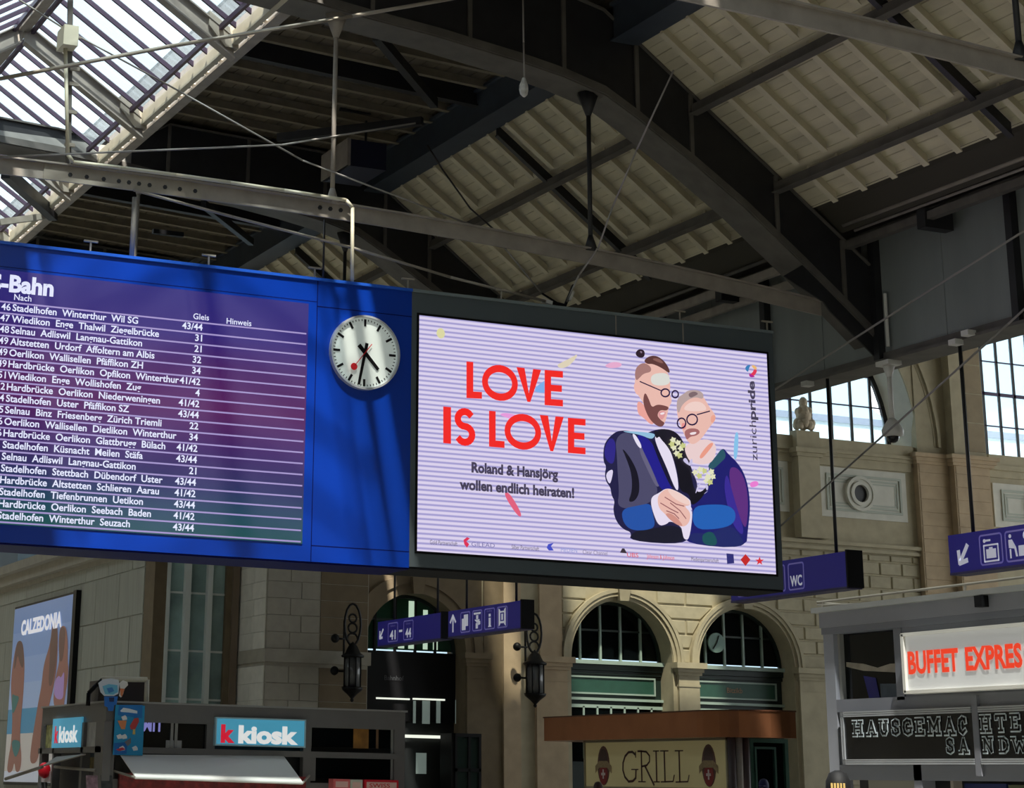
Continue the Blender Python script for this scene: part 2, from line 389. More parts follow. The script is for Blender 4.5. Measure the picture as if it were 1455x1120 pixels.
# ---- trusses
ARC = [(9.77, 15.45), (11.5, 15.36), (13.09, 15.2), (14.2, 15.07), (15.5, 14.95), (17.27, 14.72), (18.2, 14.56), (19.09, 14.33), (19.8, 13.95), (20.4, 13.58), (21.01, 13.22), (22.18, 12.45), (23.5, 11.45), (24.4, 10.74), (25.15, 10.12)]
def topz(x): return min(16.5 - .04 * (x - 13), ZL(x) - .02) if x > 13.35 else 15.74
def truss(y0, label, mfront=M_steelD, left=True):
    t = thing('roof_truss', label, 'truss', (9.77, y0 + .4, 15.4), 'arched steel roof trusses across the hall')
    y1 = y0 + .8
    for f in ((1, -1) if left else (1,)):
        g = (lambda x: x) if f == 1 else MX
        w = MB()
        for (a, za), (b, zb) in zip(ARC, ARC[1:]):
            ta, tb = topz(a), topz(b)
            for yy in (y0 + .03, y1 - .06):
                w.prism([(g(a), yy, za), (g(b), yy, zb), (g(b), yy, max(tb, zb + .6)), (g(a), yy, max(ta, za + .6))], (0, .03, 0))
        if f == 1:
            pass
        w.build('arch_web', mfront if f == 1 else M_grey, t)
        if f == 1: MB().prism([(9.8, y0 + .01, 15.46), (13.3, y0 + .01, 15.2), (13.3, y0 + .01, 15.7), (9.8, y0 + .01, 15.72)], (0, .015, 0)).build('crown_sunlit_web', mat('sunlit_web', (150, 148, 142), .55, 0, .08, 2), t)  # pale overlay: sun on the crown web put into its colour
        fl = MB()
        for (a, za), (b, zb) in zip(ARC, ARC[1:]):
            fl.prism([(g(a), y0, za - .03), (g(b), y0, zb - .03), (g(b), y0, zb + .02), (g(a), y0, za + .02)], (0, .8, 0))
            ta, tb = max(topz(a), za + .6), max(topz(b), zb + .6)
            fl.prism([(g(a), y0 - .04, ta - .04), (g(b), y0 - .04, tb - .04), (g(b), y0 - .04, tb), (g(a), y0 - .04, ta)], (0, .88, 0))
            # edge angle
            fl.prism([(g(a), y0 - .03, za), (g(b), y0 - .03, zb), (g(b), y0 - .03, zb + .16), (g(a), y0 - .03, za + .16)], (0, .05, 0))
        fl.build('arch_flange', M_steel if f == 1 else M_grey, t)
        st = MB()
        for x in (14.2, 16.2, 18.2, 19.8, 21.0, 22.9, 24.4):
            zb_ = [za + (zb - za) * (x - a) / (b - a) for (a, za), (b, zb) in zip(ARC, ARC[1:]) if a <= x <= b][0]
            MB().box(*sorted((g(x) - .04, g(x) + .04)), y0 - .02, y0 + .03, zb_ + .1, topz(x) - .05).build('stiffener', M_steel, t)
        # gusset plate from tie end down to the foot
        gp = [(23.9, 10.78), (24.05, 10.60), (25.15, 9.72), (25.15, 10.3), (24.4, 10.8), (23.5, 11.5), (23.0, 11.2)]
        MB().prism([(g(a), y0 + .02, b) for a, b in gp], (0, .04, 0)).build('gusset_plate', M_steelD, t)
        # tie
        T = [(x, 11.46 - .0040 * (x - 10.4) ** 2) for x in (9.77, 11, 12.3, 13.6, 14.9, 16.2, 17.5, 18.8, 20.1, 21.4, 22.7, 24.0)]
        tm = MB(); 
        for (a, za), (b, zb) in zip(T, T[1:]):
            tm.prism([(g(a), y0 + .25, za - .16), (g(b), y0 + .25, zb - .16), (g(b), y0 + .25, zb + .12), (g(a), y0 + .25, za + .12)], (0, .05, 0))
            tm.prism([(g(a), y0 + .17, za + .11), (g(b), y0 + .17, zb + .11), (g(b), y0 + .17, zb + .14), (g(a), y0 + .17, za + .14)], (0, .24, 0))
        tie_ = tm.build('tie', M_grey, t)
        if f == 1: tie_r = tie_
        for x in (13.6, 18.87):
            zt = 11.46 - .0040 * (x - 10.4) ** 2 + .1; zb_ = [za + (zb - za) * (x - a) / (b - a) for (a, za), (b, zb) in zip(ARC, ARC[1:]) if a <= x <= b][0]
            h = MB().tube((g(x), y0 + .28, zt), (g(x), y0 + .28, zb_), .045, 8); h.tube((g(x), y0 + .28, zt), (g(x), y0 + .28, zt + .3), .14, 8, .045)
            h.tube((g(x), y0 + .28, zb_ - .45), (g(x), y0 + .28, zb_), .05, 8, .22)
            h.build('hanger', M_grey if x < 15 else M_steelD, t, True)
    # rivets on the tie
    rv = MB()
    for x in (8.76, 9.05, 9.35, 9.62, 9.8, 9.98, 10.17, 10.45, 10.72, 11.0, 13.35, 13.55, 13.75): rv.tube((x, y0 + .25, 11.42), (x, y0 + .22, 11.42), .04, 6)
    sub(rv.build('rivets', M_steelD, t), tie_r)['kind'] = 'stuff'
    sub(MB().box(8.3, 11.12, y0 + .23, y0 + .25, 11.29, 11.58).build('splice_plate', M_lite, t), tie_r)
    return t
truss(21, 'nearest roof truss, its tie bar crossing the top right corner')
truss(33, 'arched dark roof truss directly above the departure board, ending at the girder')
truss(45, 'second roof truss behind the one above the departure board')
truss(57, 'farthest roof truss, barely visible behind the departure board')
# ---- side girder
gd = thing('side_girder', 'deep riveted plate girder on the right carrying the roof edge', 'girder', (25.5, 33, 9.7))
MB().box(25.18, 25.24, 4, 59.5, 9.72, 12.25).build('girder_web', M_web, gd)
MB().box(25.02, 25.72, 4, 59.5, 9.66, 9.72).build('bottom_flange', M_steel, gd)
MB().box(25.12, 25.22, 4, 59.5, 9.72, 9.86).build('flange_angle', M_steel, gd)
MB().box(24.98, 25.75, 4, 59.5, 12.25, 12.33).build('top_flange', M_steel, gd)
for y in (12.8, 16.8, 21.0, 24.9, 28.9, 32.95, 36.8, 41, 45, 49, 53, 57):
    MB().box(25.02, 25.19, y - .09, y + .09, 9.72, 12.25).build('stiffener', M_steelD, gd)
for y in (34.9, 39, 31, 26.8, 23):
    MB().box(25.165, 25.182, y - .03, y + .03, 9.85, 12.2).build('web_joint', M_web, gd)
for y in (30.55, 33.4, 26.6, 37.5, 41.5):
    MB().box(24.4, 25.05, y - .12, y + .12, 11.75, 12.12).build('bracket', M_steelD, gd)
# pipes on the roof edge
ep = thing('eave_pipes', 'pair of pipes running along the roof edge above the girder', 'pipe', (24.3, 30, 12.25))
MB().tube((24.3, 8, 12.22), (24.3, 32.8, 12.32), .045).build('pipe', M_lite, ep, True)
MB().tube((24.42, 8, 12.08), (24.42, 32.6, 12.18), .03).build('pipe', M_grey, ep, True)
MB().tube((24.3, 33.9, 12.2), (24.3, 44.8, 12.2), .045).build('pipe', M_steel, ep, True)
# wall plate beams visible behind truss A
for x, z in ((24.55, 12.0), (24.9, 11.75)):
    MB().box(x - .05, x + .05, 33.8, 57, z - .09, z + .09).build('wall_plate', M_grey, ceil_r)
MB().box(24.45, 24.6, 8, 33, 11.9, 12.05).build('wall_plate', M_steel, ceil_r)
# wind braces under the dark slope
def brace(a, b, w, m=M_steelD, nm='wind_brace'): MB().bar(a, b, w, w * 1.3).build(nm, m, ceil_r)
brace(U(535, 50, 2, 15.9), U(617, 147, 2, 15.7), .17)
brace(U(395, 196, 2, 15.6), U(600, 172, 2, 15.6), .14)
brace(U(289, 290, 1, 47), U(357, 344, 1, 50), .14)
brace(U(8, 245, 1, 46), U(76, 306, 1, 50), .22)
brace(U(0, 316, 1, 50), U(74, 306, 1, 50), .12, M_lite)
# roof of the side hall
struct('wall_light_block', MB().box(25.9, 26.1, -50, 59.9, 12.7, 20), M_web)  # unseen wall added to shut out sky and sun above the girder
SHX = [(27.6, 28.5), (30.6, 36.2)]; SHY = (50.6, 54.2)     # unseen roof openings, added to throw sun onto the arches
mb = MB().box(25.9, 70, -50, SHY[0], 20, 20.3).box(25.9, 70, SHY[1], 62, 20, 20.3)
for a, b in ((25.9, 27.6), (28.5, 30.6), (36.2, 70)): mb.box(a, b, SHY[0], SHY[1], 20, 20.3)
struct('ceiling_side_hall', mb, M_plankD)
for a, b in SHX: tag(MB().add([(a, SHY[0], 20.1), (b, SHY[0], 20.1), (b, SHY[1], 20.1), (a, SHY[1], 20.1)], [(0, 1, 2, 3)]).build('added_roof_light', glassmat('added_roof_glass', (190, 190, 180), .7, (220, 220, 210)), None), kind='structure')
struct('wall_left_far', MB().box(-6.2, -5.8, -50, 100, 0, 12.3), mat('far_wall', (186, 176, 156), .8))
exec_blocks = True
# ================================================================ FACADE
YW = 60.0
wb = tag(bpy.data.objects.new('wall_back', None), kind='structure'); C.objects.link(wb)
def arch_plate(mb, x0, x1, z0, z1, c, r, zs, y, reveal=.8, n=20):
    arc = [(c - r * math.cos(math.pi * i / n), zs + r * math.sin(math.pi * i / n)) for i in range(n + 1)]
    mb.prism([(x0, y, z0), (c - r, y, z0), (c - r, y, z1), (x0, y, z1)], (0, .3, 0))
    mb.prism([(c + r, y, z0), (x1, y, z0), (x1, y, z1), (c + r, y, z1)], (0, .3, 0))
    for (a, za), (b, zb) in zip(arc, arc[1:]): mb.prism([(a, y, za), (b, y, zb), (b, y, z1), (a, y, z1)], (0, .3, 0))
    pr = [(c - r, z0)] + arc + [(c + r, z0)]
    for (a, za), (b, zb) in zip(pr, pr[1:]): mb.add([(a, y + .3, za), (b, y + .3, zb), (b, y + reveal, zb), (a, y + reveal, za)], [(0, 1, 2, 3)])
def archivolt(c, zs, r0, r1, y, prouds, m, n=28, a0=0, a1=math.pi):
    k = len(prouds); mb = MB()
    for j, pr in enumerate(prouds):
        ra = r0 + (r1 - r0) * j / k; rb_ = r0 + (r1 - r0) * (j + 1) / k
        for i in range(n):
            t0 = a0 + (a1 - a0) * i / n; t1 = a0 + (a1 - a0) * (i + 1) / n
            mb.prism([(c + ra * math.cos(t0), y, zs + ra * math.sin(t0)), (c + rb_ * math.cos(t0), y, zs + rb_ * math.sin(t0)), (c + rb_ * math.cos(t1), y, zs + rb_ * math.sin(t1)), (c + ra * math.cos(t1), y, zs + ra * math.sin(t1))], (0, -pr, 0))
    return mb.build('arch_moulding', m, wb)
ZT = 9.55
arches = [(27.62, 1.72), (34.93, 1.87), (39.63, 1.84)]
ZS = 5.62
mb = MB()
arch_plate(mb, 25.6, 29.9, 0, ZT, *arches[0], ZS, YW, 1.3)
mb.build('wall_stone', M_brown, wb)
mb = MB(); mb.box(29.9, 32.7, YW, YW + .3, 0, ZT); arch_plate(mb, 32.7, 37.25, 0, ZT, *arches[1], ZS, YW)
arch_plate(mb, 37.25, 42.3, 0, ZT, *arches[2], ZS, YW); mb.box(42.3, 60, YW, YW + .3, 0, ZT)
mb.build('wall_stone', M_stone, wb)
archivolt(27.62, ZS, 1.72, 2.3, YW, (.04, .1), M_brown)
archivolt(34.93, ZS, 1.88, 2.22, YW, (.05, .12, .16), M_stone)
archivolt(39.63, ZS, 1.85, 2.19, YW, (.05, .12, .16), M_stone)
for c, r in arches:      # keystones
    MB().hexa([(c - .16, YW - .22, ZS + r - .03), (c + .16, YW - .22, ZS + r - .03), (c + .16, YW, ZS + r - .03), (c - .16, YW, ZS + r - .03),
               (c - .24, YW - .3, ZS + r + .52), (c + .24, YW - .3, ZS + r + .52), (c + .24, YW, ZS + r + .52), (c - .24, YW, ZS + r + .52)]).build('keystone', M_stone if c > 30 else M_brown, wb)
# pilasters with capitals
def pilaster(x0, x1, zc, m, pr=.12, capw=.18, z0=0, z1=None):
    MB().box(x0, x1, YW - pr, YW + .02, z0, zc - .72).build('pilaster', m, wb)
    mb = MB()
    for a, za, zb in ((.02, zc - .75, zc - .68), (.0, zc - .68, zc - .40), (.06, zc - .40, zc - .3), (.11, zc - .3, zc - .18), (capw, zc - .18, zc)):
        mb.box(x0 - a, x1 + a, YW - pr - a * 1.2, YW + .02, za, zb)
    mb.build('capital', m, wb)
pilaster(36.95, 37.72, ZS, M_stone); pilaster(41.6, 43.0, ZS, M_stone)
pilaster(31.75, 32.85, ZS, M_stoneP, .15)
pilaster(29.35, 29.95, ZS, M_brown, .12)
MB().box(29.95, 30.6, YW - .06, YW, 0, ZT).build('pilaster', M_brown, wb)
MB().box(30.6, 31.2, YW - .14, YW, 0, ZT).build('pilaster', M_stoneP, wb)
MB().box(31.9, 32.7, YW - .1, YW, ZS, ZT).build('pilaster', M_stoneP, wb)
# rusticated blocks, clipped round the arches
def block(x0, x1, z0, z1, xa=None, xb=None, m=M_block, y=YW, parent=wb, pr=.05, c=.03, nm='stone_block'):
    # bottom x0..x1, top xa..xb
    xa = x0 if xa is None else xa; xb = x1 if xb is None else xb
    b = [(x0, y + .01, z0), (x1, y + .01, z0), (xb, y + .01, z1), (xa, y + .01, z1)]
    f = [(x0 + c, y - pr, z0 + c), (x1 - c, y - pr, z0 + c), (xb - c, y - pr, z1 - c), (xa + c, y - pr, z1 - c)]
    MB().add(b + f, [(4, 5, 6, 7), (0, 1, 5, 4), (1, 2, 6, 5), (2, 3, 7, 6), (3, 0, 4, 7)]).build(nm, m, parent)
rowh = .46; z = ZS; k = 0
def clipx(z_):
    out = []
    for c, ro in ((34.93, 2.25), (39.63, 2.22)):
        d = z_ - ZS; 
        if d < ro: h = math.sqrt(ro * ro - d * d); out.append((c - h, c + h))
    return out
while z < ZT - .1:
    z1 = min(z + rowh - .035, ZT - .03); ca, cb = clipx(z), clipx(z1)
    zones_b = []; 
    lo, hi = 32.72, 46.85
    e0 = [lo] + [q for p in ca for q in p] + [hi]; e1 = [lo] + [q for p in cb for q in p] + [hi]
    while len(e1) < len(e0): e1 = e1  ; break
    if len(e0) == len(e1):
        zs_ = [((e0[i], e0[i + 1]), (e1[i], e1[i + 1])) for i in range(0, len(e0), 2)]
    elif len(e1) == 2: # crowns: top row free
        zs_ = [((e0[i], e0[i + 1]), (e0[i], e0[i + 1])) for i in range(0, len(e0), 2)]
    else: zs_ = [((lo, hi), (lo, hi))]
    for (b0, b1), (t0, t1) in zs_:
        if b1 - b0 < .12 and t1 - t0 < .12: continue
        # joints on a running grid
        js = [lo + .92 * i + (.46 if k % 2 else 0) for i in range(-1, 17)]
        js = [j for j in js if max(b0, t0) + .2 < j < min(b1, t1) - .2]
        eb = [b0] + js + [b1]; et = [t0] + js + [t1]
        for i in range(len(eb) - 1):
            block(eb[i] + .017, eb[i + 1] - .017, z, z1, et[i] + .017, et[i + 1] - .017)
    z += rowh; k += 1
# ashlar courses on the lower right of the facade
for i in range(11):
    z0 = .1 + i * .46
    for j in range(4):
        x0 = 43.05 + j * .95 + (.45 if i % 2 else 0)
        block(x0, x0 + .92, z0, z0 + .43)
# string courses and attic
def hcourse(x0, x1, z0, z1, pr, m, nm='string_course'): return MB().box(x0, x1, YW - pr, YW + .02, z0, z1).build(nm, m, wb)
hcourse(25.6, 60, ZT, 9.66, .16, M_stone); hcourse(25.6, 60, 9.66, 9.74, .1, M_stone); hcourse(25.6, 60, 9.74, 9.86, .2, M_stone)
at = MB(); at.box(25.6, 60, YW, YW + .3, 9.8, 13.35); at.build('attic_wall', M_stone, wb)
for i, (a, b, pr) in enumerate(((12.45, 12.75, .06), (12.75, 12.87, .14), (12.87, 12.98, .22), (12.98, 13.35, .16))): hcourse(33.3, 46.75, a, b, pr, M_stone, 'cornice')
for i, (a, b, pr) in enumerate(((12.55, 12.8, .1), (12.8, 12.98, .22), (12.98, 13.35, .14))): hcourse(50.1, 60, a, b, pr, M_stone, 'cornice')
def frame_rect(mb, x0, x1, z0, z1, w, y0, y1):
    mb.box(x0, x1, y0, y1, z0, z0 + w); mb.box(x0, x1, y0, y1, z1 - w, z1)
    mb.box(x0, x0 + w, y0, y1, z0 + w, z1 - w); mb.box(x1 - w, x1, y0, y1, z0 + w, z1 - w)
def panel(x0, x1, z0, z1, cx_):
    MB().box(x0, x1, YW - .05, YW, z0, z1).build('panel_slab', M_stoneL, wb)
    for d, w, pr in ((.22, .08, .09), (.36, .06, .075), (.46, .05, .06)):
        mb = MB(); frame_rect(mb, x0 + d + .12, x1 - d, z0 + d, z1 - d, w, YW - pr, YW - .04); mb.build('panel_moulding', mat('panel_moulding', (176, 182, 172), .8), wb)
    zc = (z0 + z1) / 2
    for r0, r1, pr in ((.30, .42, .16), (.42, .5, .1), (.5, .6, .14)):
        archivolt(cx_, zc, r0, r1, YW - .04, (pr,), M_stoneL, 24, 0, 2 * math.pi)
    mb = MB(); mb.prism([(cx_ + .3 * math.cos(2 * math.pi * i / 20), YW - .08, zc + .3 * math.sin(2 * math.pi * i / 20)) for i in range(20)], (0, .02, 0))
    mb.build('oculus', M_steelD, wb)
panel(42.75, 46.45, 10.7, 12.4, 44.45)
panel(35.0, 41.55, 10.75, 12.45, 38.3)
panel(50.25, 54.9, 10.8, 12.35, 52.3)
# attic pilaster with scroll foot and finial
mb = MB(); mb.box(41.75, 42.62, YW - .4, YW, 9.9, 12.62)
for a, za, zb in ((.06, 12.62, 12.74), (.16, 12.74, 12.9), (.0, 12.9, 13.5)): mb.box(41.72 - a, 42.66 + a, YW - .42 - a, YW, za, zb)
mb.build('attic_pilaster', M_stone, wb)
MB().prism([(42.62, YW - .36, 9.9), (42.9, YW - .36, 9.9), (42.84, YW - .36, 10.1), (42.7, YW - .36, 10.3), (42.66, YW - .36, 10.6), (42.62, YW - .36, 10.65)], (0, .36, 0)).build('scroll_foot', M_stone, wb)
fin = thing('finial', 'carved stone finial on the parapet in front of the arched window', 'finial', (42.2, YW - .2, 13.5))
M_carve = mat('carved_stone', (196, 182, 160), .9, 0, .2, 6, .8)
mb = MB(); mb.ball((42.2, YW - .2, 14.05), .27, 12, 1.5); mb.ball((42.2, YW - .2, 14.5), .15, 10, 1.4)
for a in range(10):
    t = a * .628; mb.ball((42.2 + .28 * math.cos(t), YW - .2 + .2 * math.sin(t), 13.72 + .06 * (a % 2)), .14, 8, 1.2)
for a in range(6):
    t = a * 1.047 + .3; mb.ball((42.2 + .2 * math.cos(t), YW - .2 + .2 * math.sin(t), 14.2), .11, 8, 1.3)
mb.build('carving', M_carve, fin, True)
# piers between the arched windows
MB().box(46.85, 48.2, YW - .25, YW, 5, 12.9).build('pier', M_stoneP, wb)
MB().box(48.2, 49.75, YW - .55, YW, 5, 12.9).build('pier', M_stoneP, wb)
for (x0, x1, pr) in ((46.8, 48.25, .3), (48.12, 49.85, .62)):
    for a, za, zb in ((.04, 12.75, 12.85), (.1, 12.85, 12.98), (.18, 12.98, 13.12)): MB().box(x0 - a, x1 + a, YW - pr - a, YW, za, zb).build('capital', M_stoneP, wb)
MB().box(48.3, 49.7, YW - .5, YW, 13.12, 20).build('pier', M_stone, wb)
MB().box(47.0, 49.9, YW - .1, YW + .4, 13.12, 20).build('pier', M_stone, wb)
for i in range(5):      # ashlar joints shown as separate blocks on the pier
    z0 = 13.3 + i * 1.05
    block(48.95, 49.68, z0, z0 + 1.02, m=mat('pier_brown_stone', (150, 136, 112), .85, 0, .08, 3, .2, rnd=.06), y=YW - .5, pr=.02, c=.015)
for i in range(17):
    z0 = 5.1 + i * .46
    block(46.9, 48.15, z0, z0 + .44, y=YW - .25, m=M_stoneP, pr=.02, c=.01); block(48.25, 49.7, z0, z0 + .44, y=YW - .55, m=M_stoneP, pr=.02, c=.01)
# great arched windows (lunettes)
ZC = 13.4
for n_, (cx_, x0, x1, zsp) in enumerate(((41.0, 33.0, 47.0, 0), (55.85, 49.9, 62.0, 3.5))):
    ZC = 13.4 + zsp
    mb = MB(); r = 6.1; N_ = 32
    arc = [(cx_ - r * math.cos(math.pi * i / N_), ZC + r * math.sin(math.pi * i / N_)) for i in range(N_ + 1)]
    for (a, za), (b, zb) in zip(arc, arc[1:]): mb.prism([(a, YW, za), (b, YW, zb), (b, YW, 20), (a, YW, 20)], (0, .3, 0))
    mb.box(x0, cx_ - r, YW, YW + .3, 13.4, 20)
    if cx_ + r < x1: mb.box(cx_ + r, x1, YW, YW + .3, ZC, 20)
    mb.build('spandrel', M_stone, wb)
    rv = MB()
    r2 = 5.62
    for i in range(N_):
        t0 = math.pi * i / N_; t1 = math.pi * (i + 1) / N_
        rv.add([(cx_ + r * math.cos(t0), YW, ZC + r * math.sin(t0)), (cx_ + r * math.cos(t1), YW, ZC + r * math.sin(t1)), (cx_ + r2 * math.cos(t1), YW + 1.0, ZC + r2 * math.sin(t1)), (cx_ + r2 * math.cos(t0), YW + 1.0, ZC + r2 * math.sin(t0))], [(0, 1, 2, 3)])
    rv.build('window_reveal', M_stoneL, wb)
    archivolt(cx_, ZC, 6.1, 6.75, YW, (.06, .06), M_stone, 40); archivolt(cx_, ZC, 6.75, 7.1, YW, (.12, .2, .12), M_stone, 40)
    win = thing('window_%d' % (n_ + 1), None, None, (cx_, YW + .9, ZC)); win['kind'] = 'structure'
    fr = MB(); yb = YW + .9
    for i in range(N_):
        t0 = math.pi * i / N_; t1 = math.pi * (i + 1) / N_; ra, rb_ = 5.5, 5.68
        fr.prism([(cx_ + ra * math.cos(t0), yb, ZC + ra * math.sin(t0)), (cx_ + rb_ * math.cos(t0), yb, ZC + rb_ * math.sin(t0)), (cx_ + rb_ * math.cos(t1), yb, ZC + rb_ * math.sin(t1)), (cx_ + ra * math.cos(t1), yb, ZC + ra * math.sin(t1))], (0, .12, 0))
    fr.build('window_frame', M_steelD, win)
    xs = [43.3 + .86 * k for k in range(-9, 5)] if n_ == 0 else [50.95 + .72 * k for k in range(0, 12)]
    for x in xs:
        hh = 5.6 ** 2 - (x - cx_) ** 2
        if hh > 0:
            w = .16 if (n_ == 0 and x < 42.3) else .045
            MB().box(x - w, x + w, yb, yb + .08, 13.4, ZC + math.sqrt(hh)).build('mullion', M_steelD if w < .1 else M_greenD, win)
    for zt in ((ZC + 1.42, ZC + 2.5, ZC + 4) if not zsp else (14.6, 15.79, 17.0, 18.5)):
        hw = math.sqrt(max(0, 5.6 ** 2 - max(0, zt - ZC) ** 2)); MB().box(cx_ - hw, cx_ + hw, yb, yb + .08, zt - (.06 if zt == 15.79 else .02), zt + (.06 if zt == 15.79 else .02)).build('glazing_bar', mat('window_bar_purple', (70, 56, 92), .5), win)
    xe = sorted([cx_ - 5.5] + [x for x in xs if abs(x - cx_) < 5.5] + [cx_ + 5.5])
    for a, b in zip(xe, xe[1:]):
        m_ = (a + b) / 2
        for za, zb in (((0, 1.42), (1.42, 2.5), (2.5, 5.6)) if not zsp else ((-3.5, -2.3), (-2.3, -1.11), (-1.11, .1), (.1, 5.6))):
            ta = math.sqrt(max(0, 5.6 ** 2 - (a - cx_) ** 2)); tb = math.sqrt(max(0, 5.6 ** 2 - (b - cx_) ** 2))
            if min(ta, tb) < za + .1: continue
            MB().prism([(a, yb + .04, ZC + za), (b, yb + .04, ZC + za), (b, yb + .04, ZC + min(zb, tb)), (a, yb + .04, ZC + min(zb, ta))], (0, .006, 0)).build('pane', M_glass, win)
# shop-front joinery inside the lower arches
M_lit = mat('lit_window', (190, 215, 190), emit=.8)
def joinery(cx_, r, idx):
    y = YW + .75; d = thing('window_%d' % idx, None, None, (cx_, y, ZS)); d['kind'] = 'structure'
    # glass half disc in panes
    xs = [cx_ - r + 2 * r * i / 5 for i in range(6)]
    H = lambda x: math.sqrt(max(0, r * r - (x - cx_) ** 2))
    for a, b in zip(xs, xs[1:]):
        for z0, z1 in ((0.05, .95), (.95, r)):
            ta, tb = H(a + .02), H(b - .02)
            if max(ta, tb) < z0 + .1: continue
            pts = [(a, z0), (b, z0), (b, min(z1, max(tb, z0))), ((a + b) / 2, min(z1, H((a + b) / 2))), (a, min(z1, max(ta, z0)))]
            MB().prism([(p, y + .05, ZS + q) for p, q in pts], (0, .01, 0)).build('pane', M_darkglass if idx > 3 else (mat('portal_glass', (44, 74, 58), .1)), d)
    for i, x in enumerate(xs[1:-1]):
        MB().box(x - .035, x + .035, y - .03, y + .06, ZS, ZS + H(x)).build('mullion', M_mull if idx > 3 else M_black, d)
    MB().box(cx_ - math.sqrt(r * r - .9), cx_ + math.sqrt(r * r - .9), y - .02, y + .06, ZS + .92, ZS + .98).build('glazing_bar', M_greenD, d)
    fr = MB()
    for i in range(24):
        t0 = math.pi * i / 24; t1 = math.pi * (i + 1) / 24; ra, rb_ = r - .1, r + .06
        fr.prism([(cx_ + ra * math.cos(t0), y - .04, ZS + ra * math.sin(t0)), (cx_ + rb_ * math.cos(t0), y - .04, ZS + rb_ * math.sin(t0)), (cx_ + rb_ * math.cos(t1), y - .04, ZS + rb_ * math.sin(t1)), (cx_ + ra * math.cos(t1), y - .04, ZS + ra * math.sin(t1))], (0, .1, 0))
    fr.build('window_frame', M_greenD, d)
    return d, y
for idx, (c, r) in zip((4, 5), arches[1:]):
    d, y = joinery(c, r, idx)
    MB().box(c - r, c + r, y + .02, y + .2, 0, ZS).build('backing', M_greenD, d)
    for a, b, pr in ((ZS - .12, ZS, .22), (ZS - .3, ZS - .14, .12), (ZS - .42, ZS - .32, .06)): MB().box(c - r, c + r, y - pr, y + .05, a, b).build('transom', M_mull if pr > .2 else M_greenD, d)
    MB().box(c - r + .35, c + r - .3, y - .03, y + .02, 4.62, 5.08).build('fascia_panel', M_greenP, d)
    mb = MB(); frame_rect(mb, c - r + .3, c + r - .25, 4.57, 5.13, .05, y - .07, y + .02); mb.build('fascia_moulding', M_mull, d)
    MB().box(c - r, c + r, y - .12, y + .02, 4.38, 4.46).build('transom', M_mull, d)
    mb = MB()
    for i in range(7): mb.box(c - r + .3 + i * .5, c - r + .36 + i * .5, y - .05, y + .02, 2.6, 4.2)
    mb.box(c - r, c + r, y - .05, y + .02, 4.15, 4.25); mb.box(c - r, c + r, y - .05, y + .02, 3.1, 3.17)
    mb.build('lower_frame', M_mull, d)
    MB().box(c - r + .2, c + r - .2, y - .01, y + .03, 2.5, 4.15).build('lower_pane', M_darkglass, d)
    if idx == 5:
        pl = Plane('y', y - .035); text(pl, 'Bitzikb', c - .35, 4.78, .16, mat('bronze_letters', (140, 110, 80), .5), d, .01)
# pale round disc with two dark bars inside second arch
lp = thing('pale_disc', 'pale round disc with two dark bars inside the right green arch window', 'clock', (38.85, YW + .6, 6.4))
mb = MB(); mb.tube((38.85, YW + .55, 6.35), (38.85, YW + .62, 6.35), .32, 20); mb.build('disc_face', mat('disc_pale', (120, 150, 140), .5), lp)
mb = MB(); mb.bar((38.85, YW + .54, 6.35), (38.93, YW + .54, 6.58), .04, .02); mb.bar((38.85, YW + .54, 6.35), (38.7, YW + .54, 6.15), .04, .02); mb.build('disc_bars', M_black, lp)
# portal
d, y = joinery(27.62, 1.72, 3)
for (x0, x1, z0, z1) in ((27.75, 28.0, .1, 1.55), (28.25, 28.4, .1, 1.3), (26.05, 26.15, .05, .75), (27.4, 27.6, .1, .5), (28.6, 28.75, .1, .5)):
    MB().box(x0, x1, y + .02, y + .045, ZS + z0, ZS + z1).build('lit_pane', M_lit, d)
MB().box(25.9, 29.34, y - .05, y + .1, 3.55, ZS).build('dark_fascia', M_black, d)
MB().box(25.9, 29.34, y + .06, y + .2, 0, 3.6).build('doorway_backing', mat('doorway_dark', (16, 20, 20), .5), d)
text(Plane('y', y - .06), 'Bahnhof', 26.9, 4.75, .14, mat('dim_letters', (60, 62, 64), .5), d, .01)
def P2(x, yy, Y): return U(x, yy, 1, Y)
for (x0, y0, x1, y1) in ((535, 991, 582, 995), (587, 992, 632, 996), (574, 1044, 632, 1050)):
    a = U(x0, y0, 1, y - .1); b = U(x1, y1, 1, y - .1); MB().box(a.x, b.x, y - .12, y - .06, b.z, a.z).build('lamp_tube', mat('lamp_white', (235, 240, 225), emit=1.0), d)
for (x0, y0, x1, y1) in ((586, 996, 589, 1028), (599, 996, 609, 1029), (619, 996, 624, 1028), (646, 995, 653, 1029), (590, 1070, 604, 1100)):
    a = U(x0, y0, 1, y); b = U(x1, y1, 1, y); MB().box(a.x, b.x, y - .09, y - .05, b.z, a.z).build('door_light_strip', mat('doorway_glow', (130, 144, 138), .3, emit=.35), d)
cab = thing('glass_cabin', 'dark framed glass booth standing in front of the stone portal', 'booth', (29.4, YW - .6, 0))
a = U(646, 1042, 1, YW - .8); b = U(683, 1042, 1, YW - .8)
mb = MB(); mb.box(a.x - .1, a.x, YW - .8, YW, 0, a.z)
for x in (a.x, (a.x + b.x) / 2, b.x - .08): mb.box(x, x + .08, YW - .85, YW - .78, 0, a.z)
mb.box(a.x, b.x, YW - .86, YW, a.z - .1, a.z); mb.box(a.x, b.x, YW - .85, YW - .78, 2.1, 2.2)
mb.build('frame', M_black, cab)
MB().box(a.x + .05, b.x - .05, YW - .8, YW - .79, 0, a.z - .1).build('glass_pane', mat('booth_glass', (40, 52, 48), .1), cab)
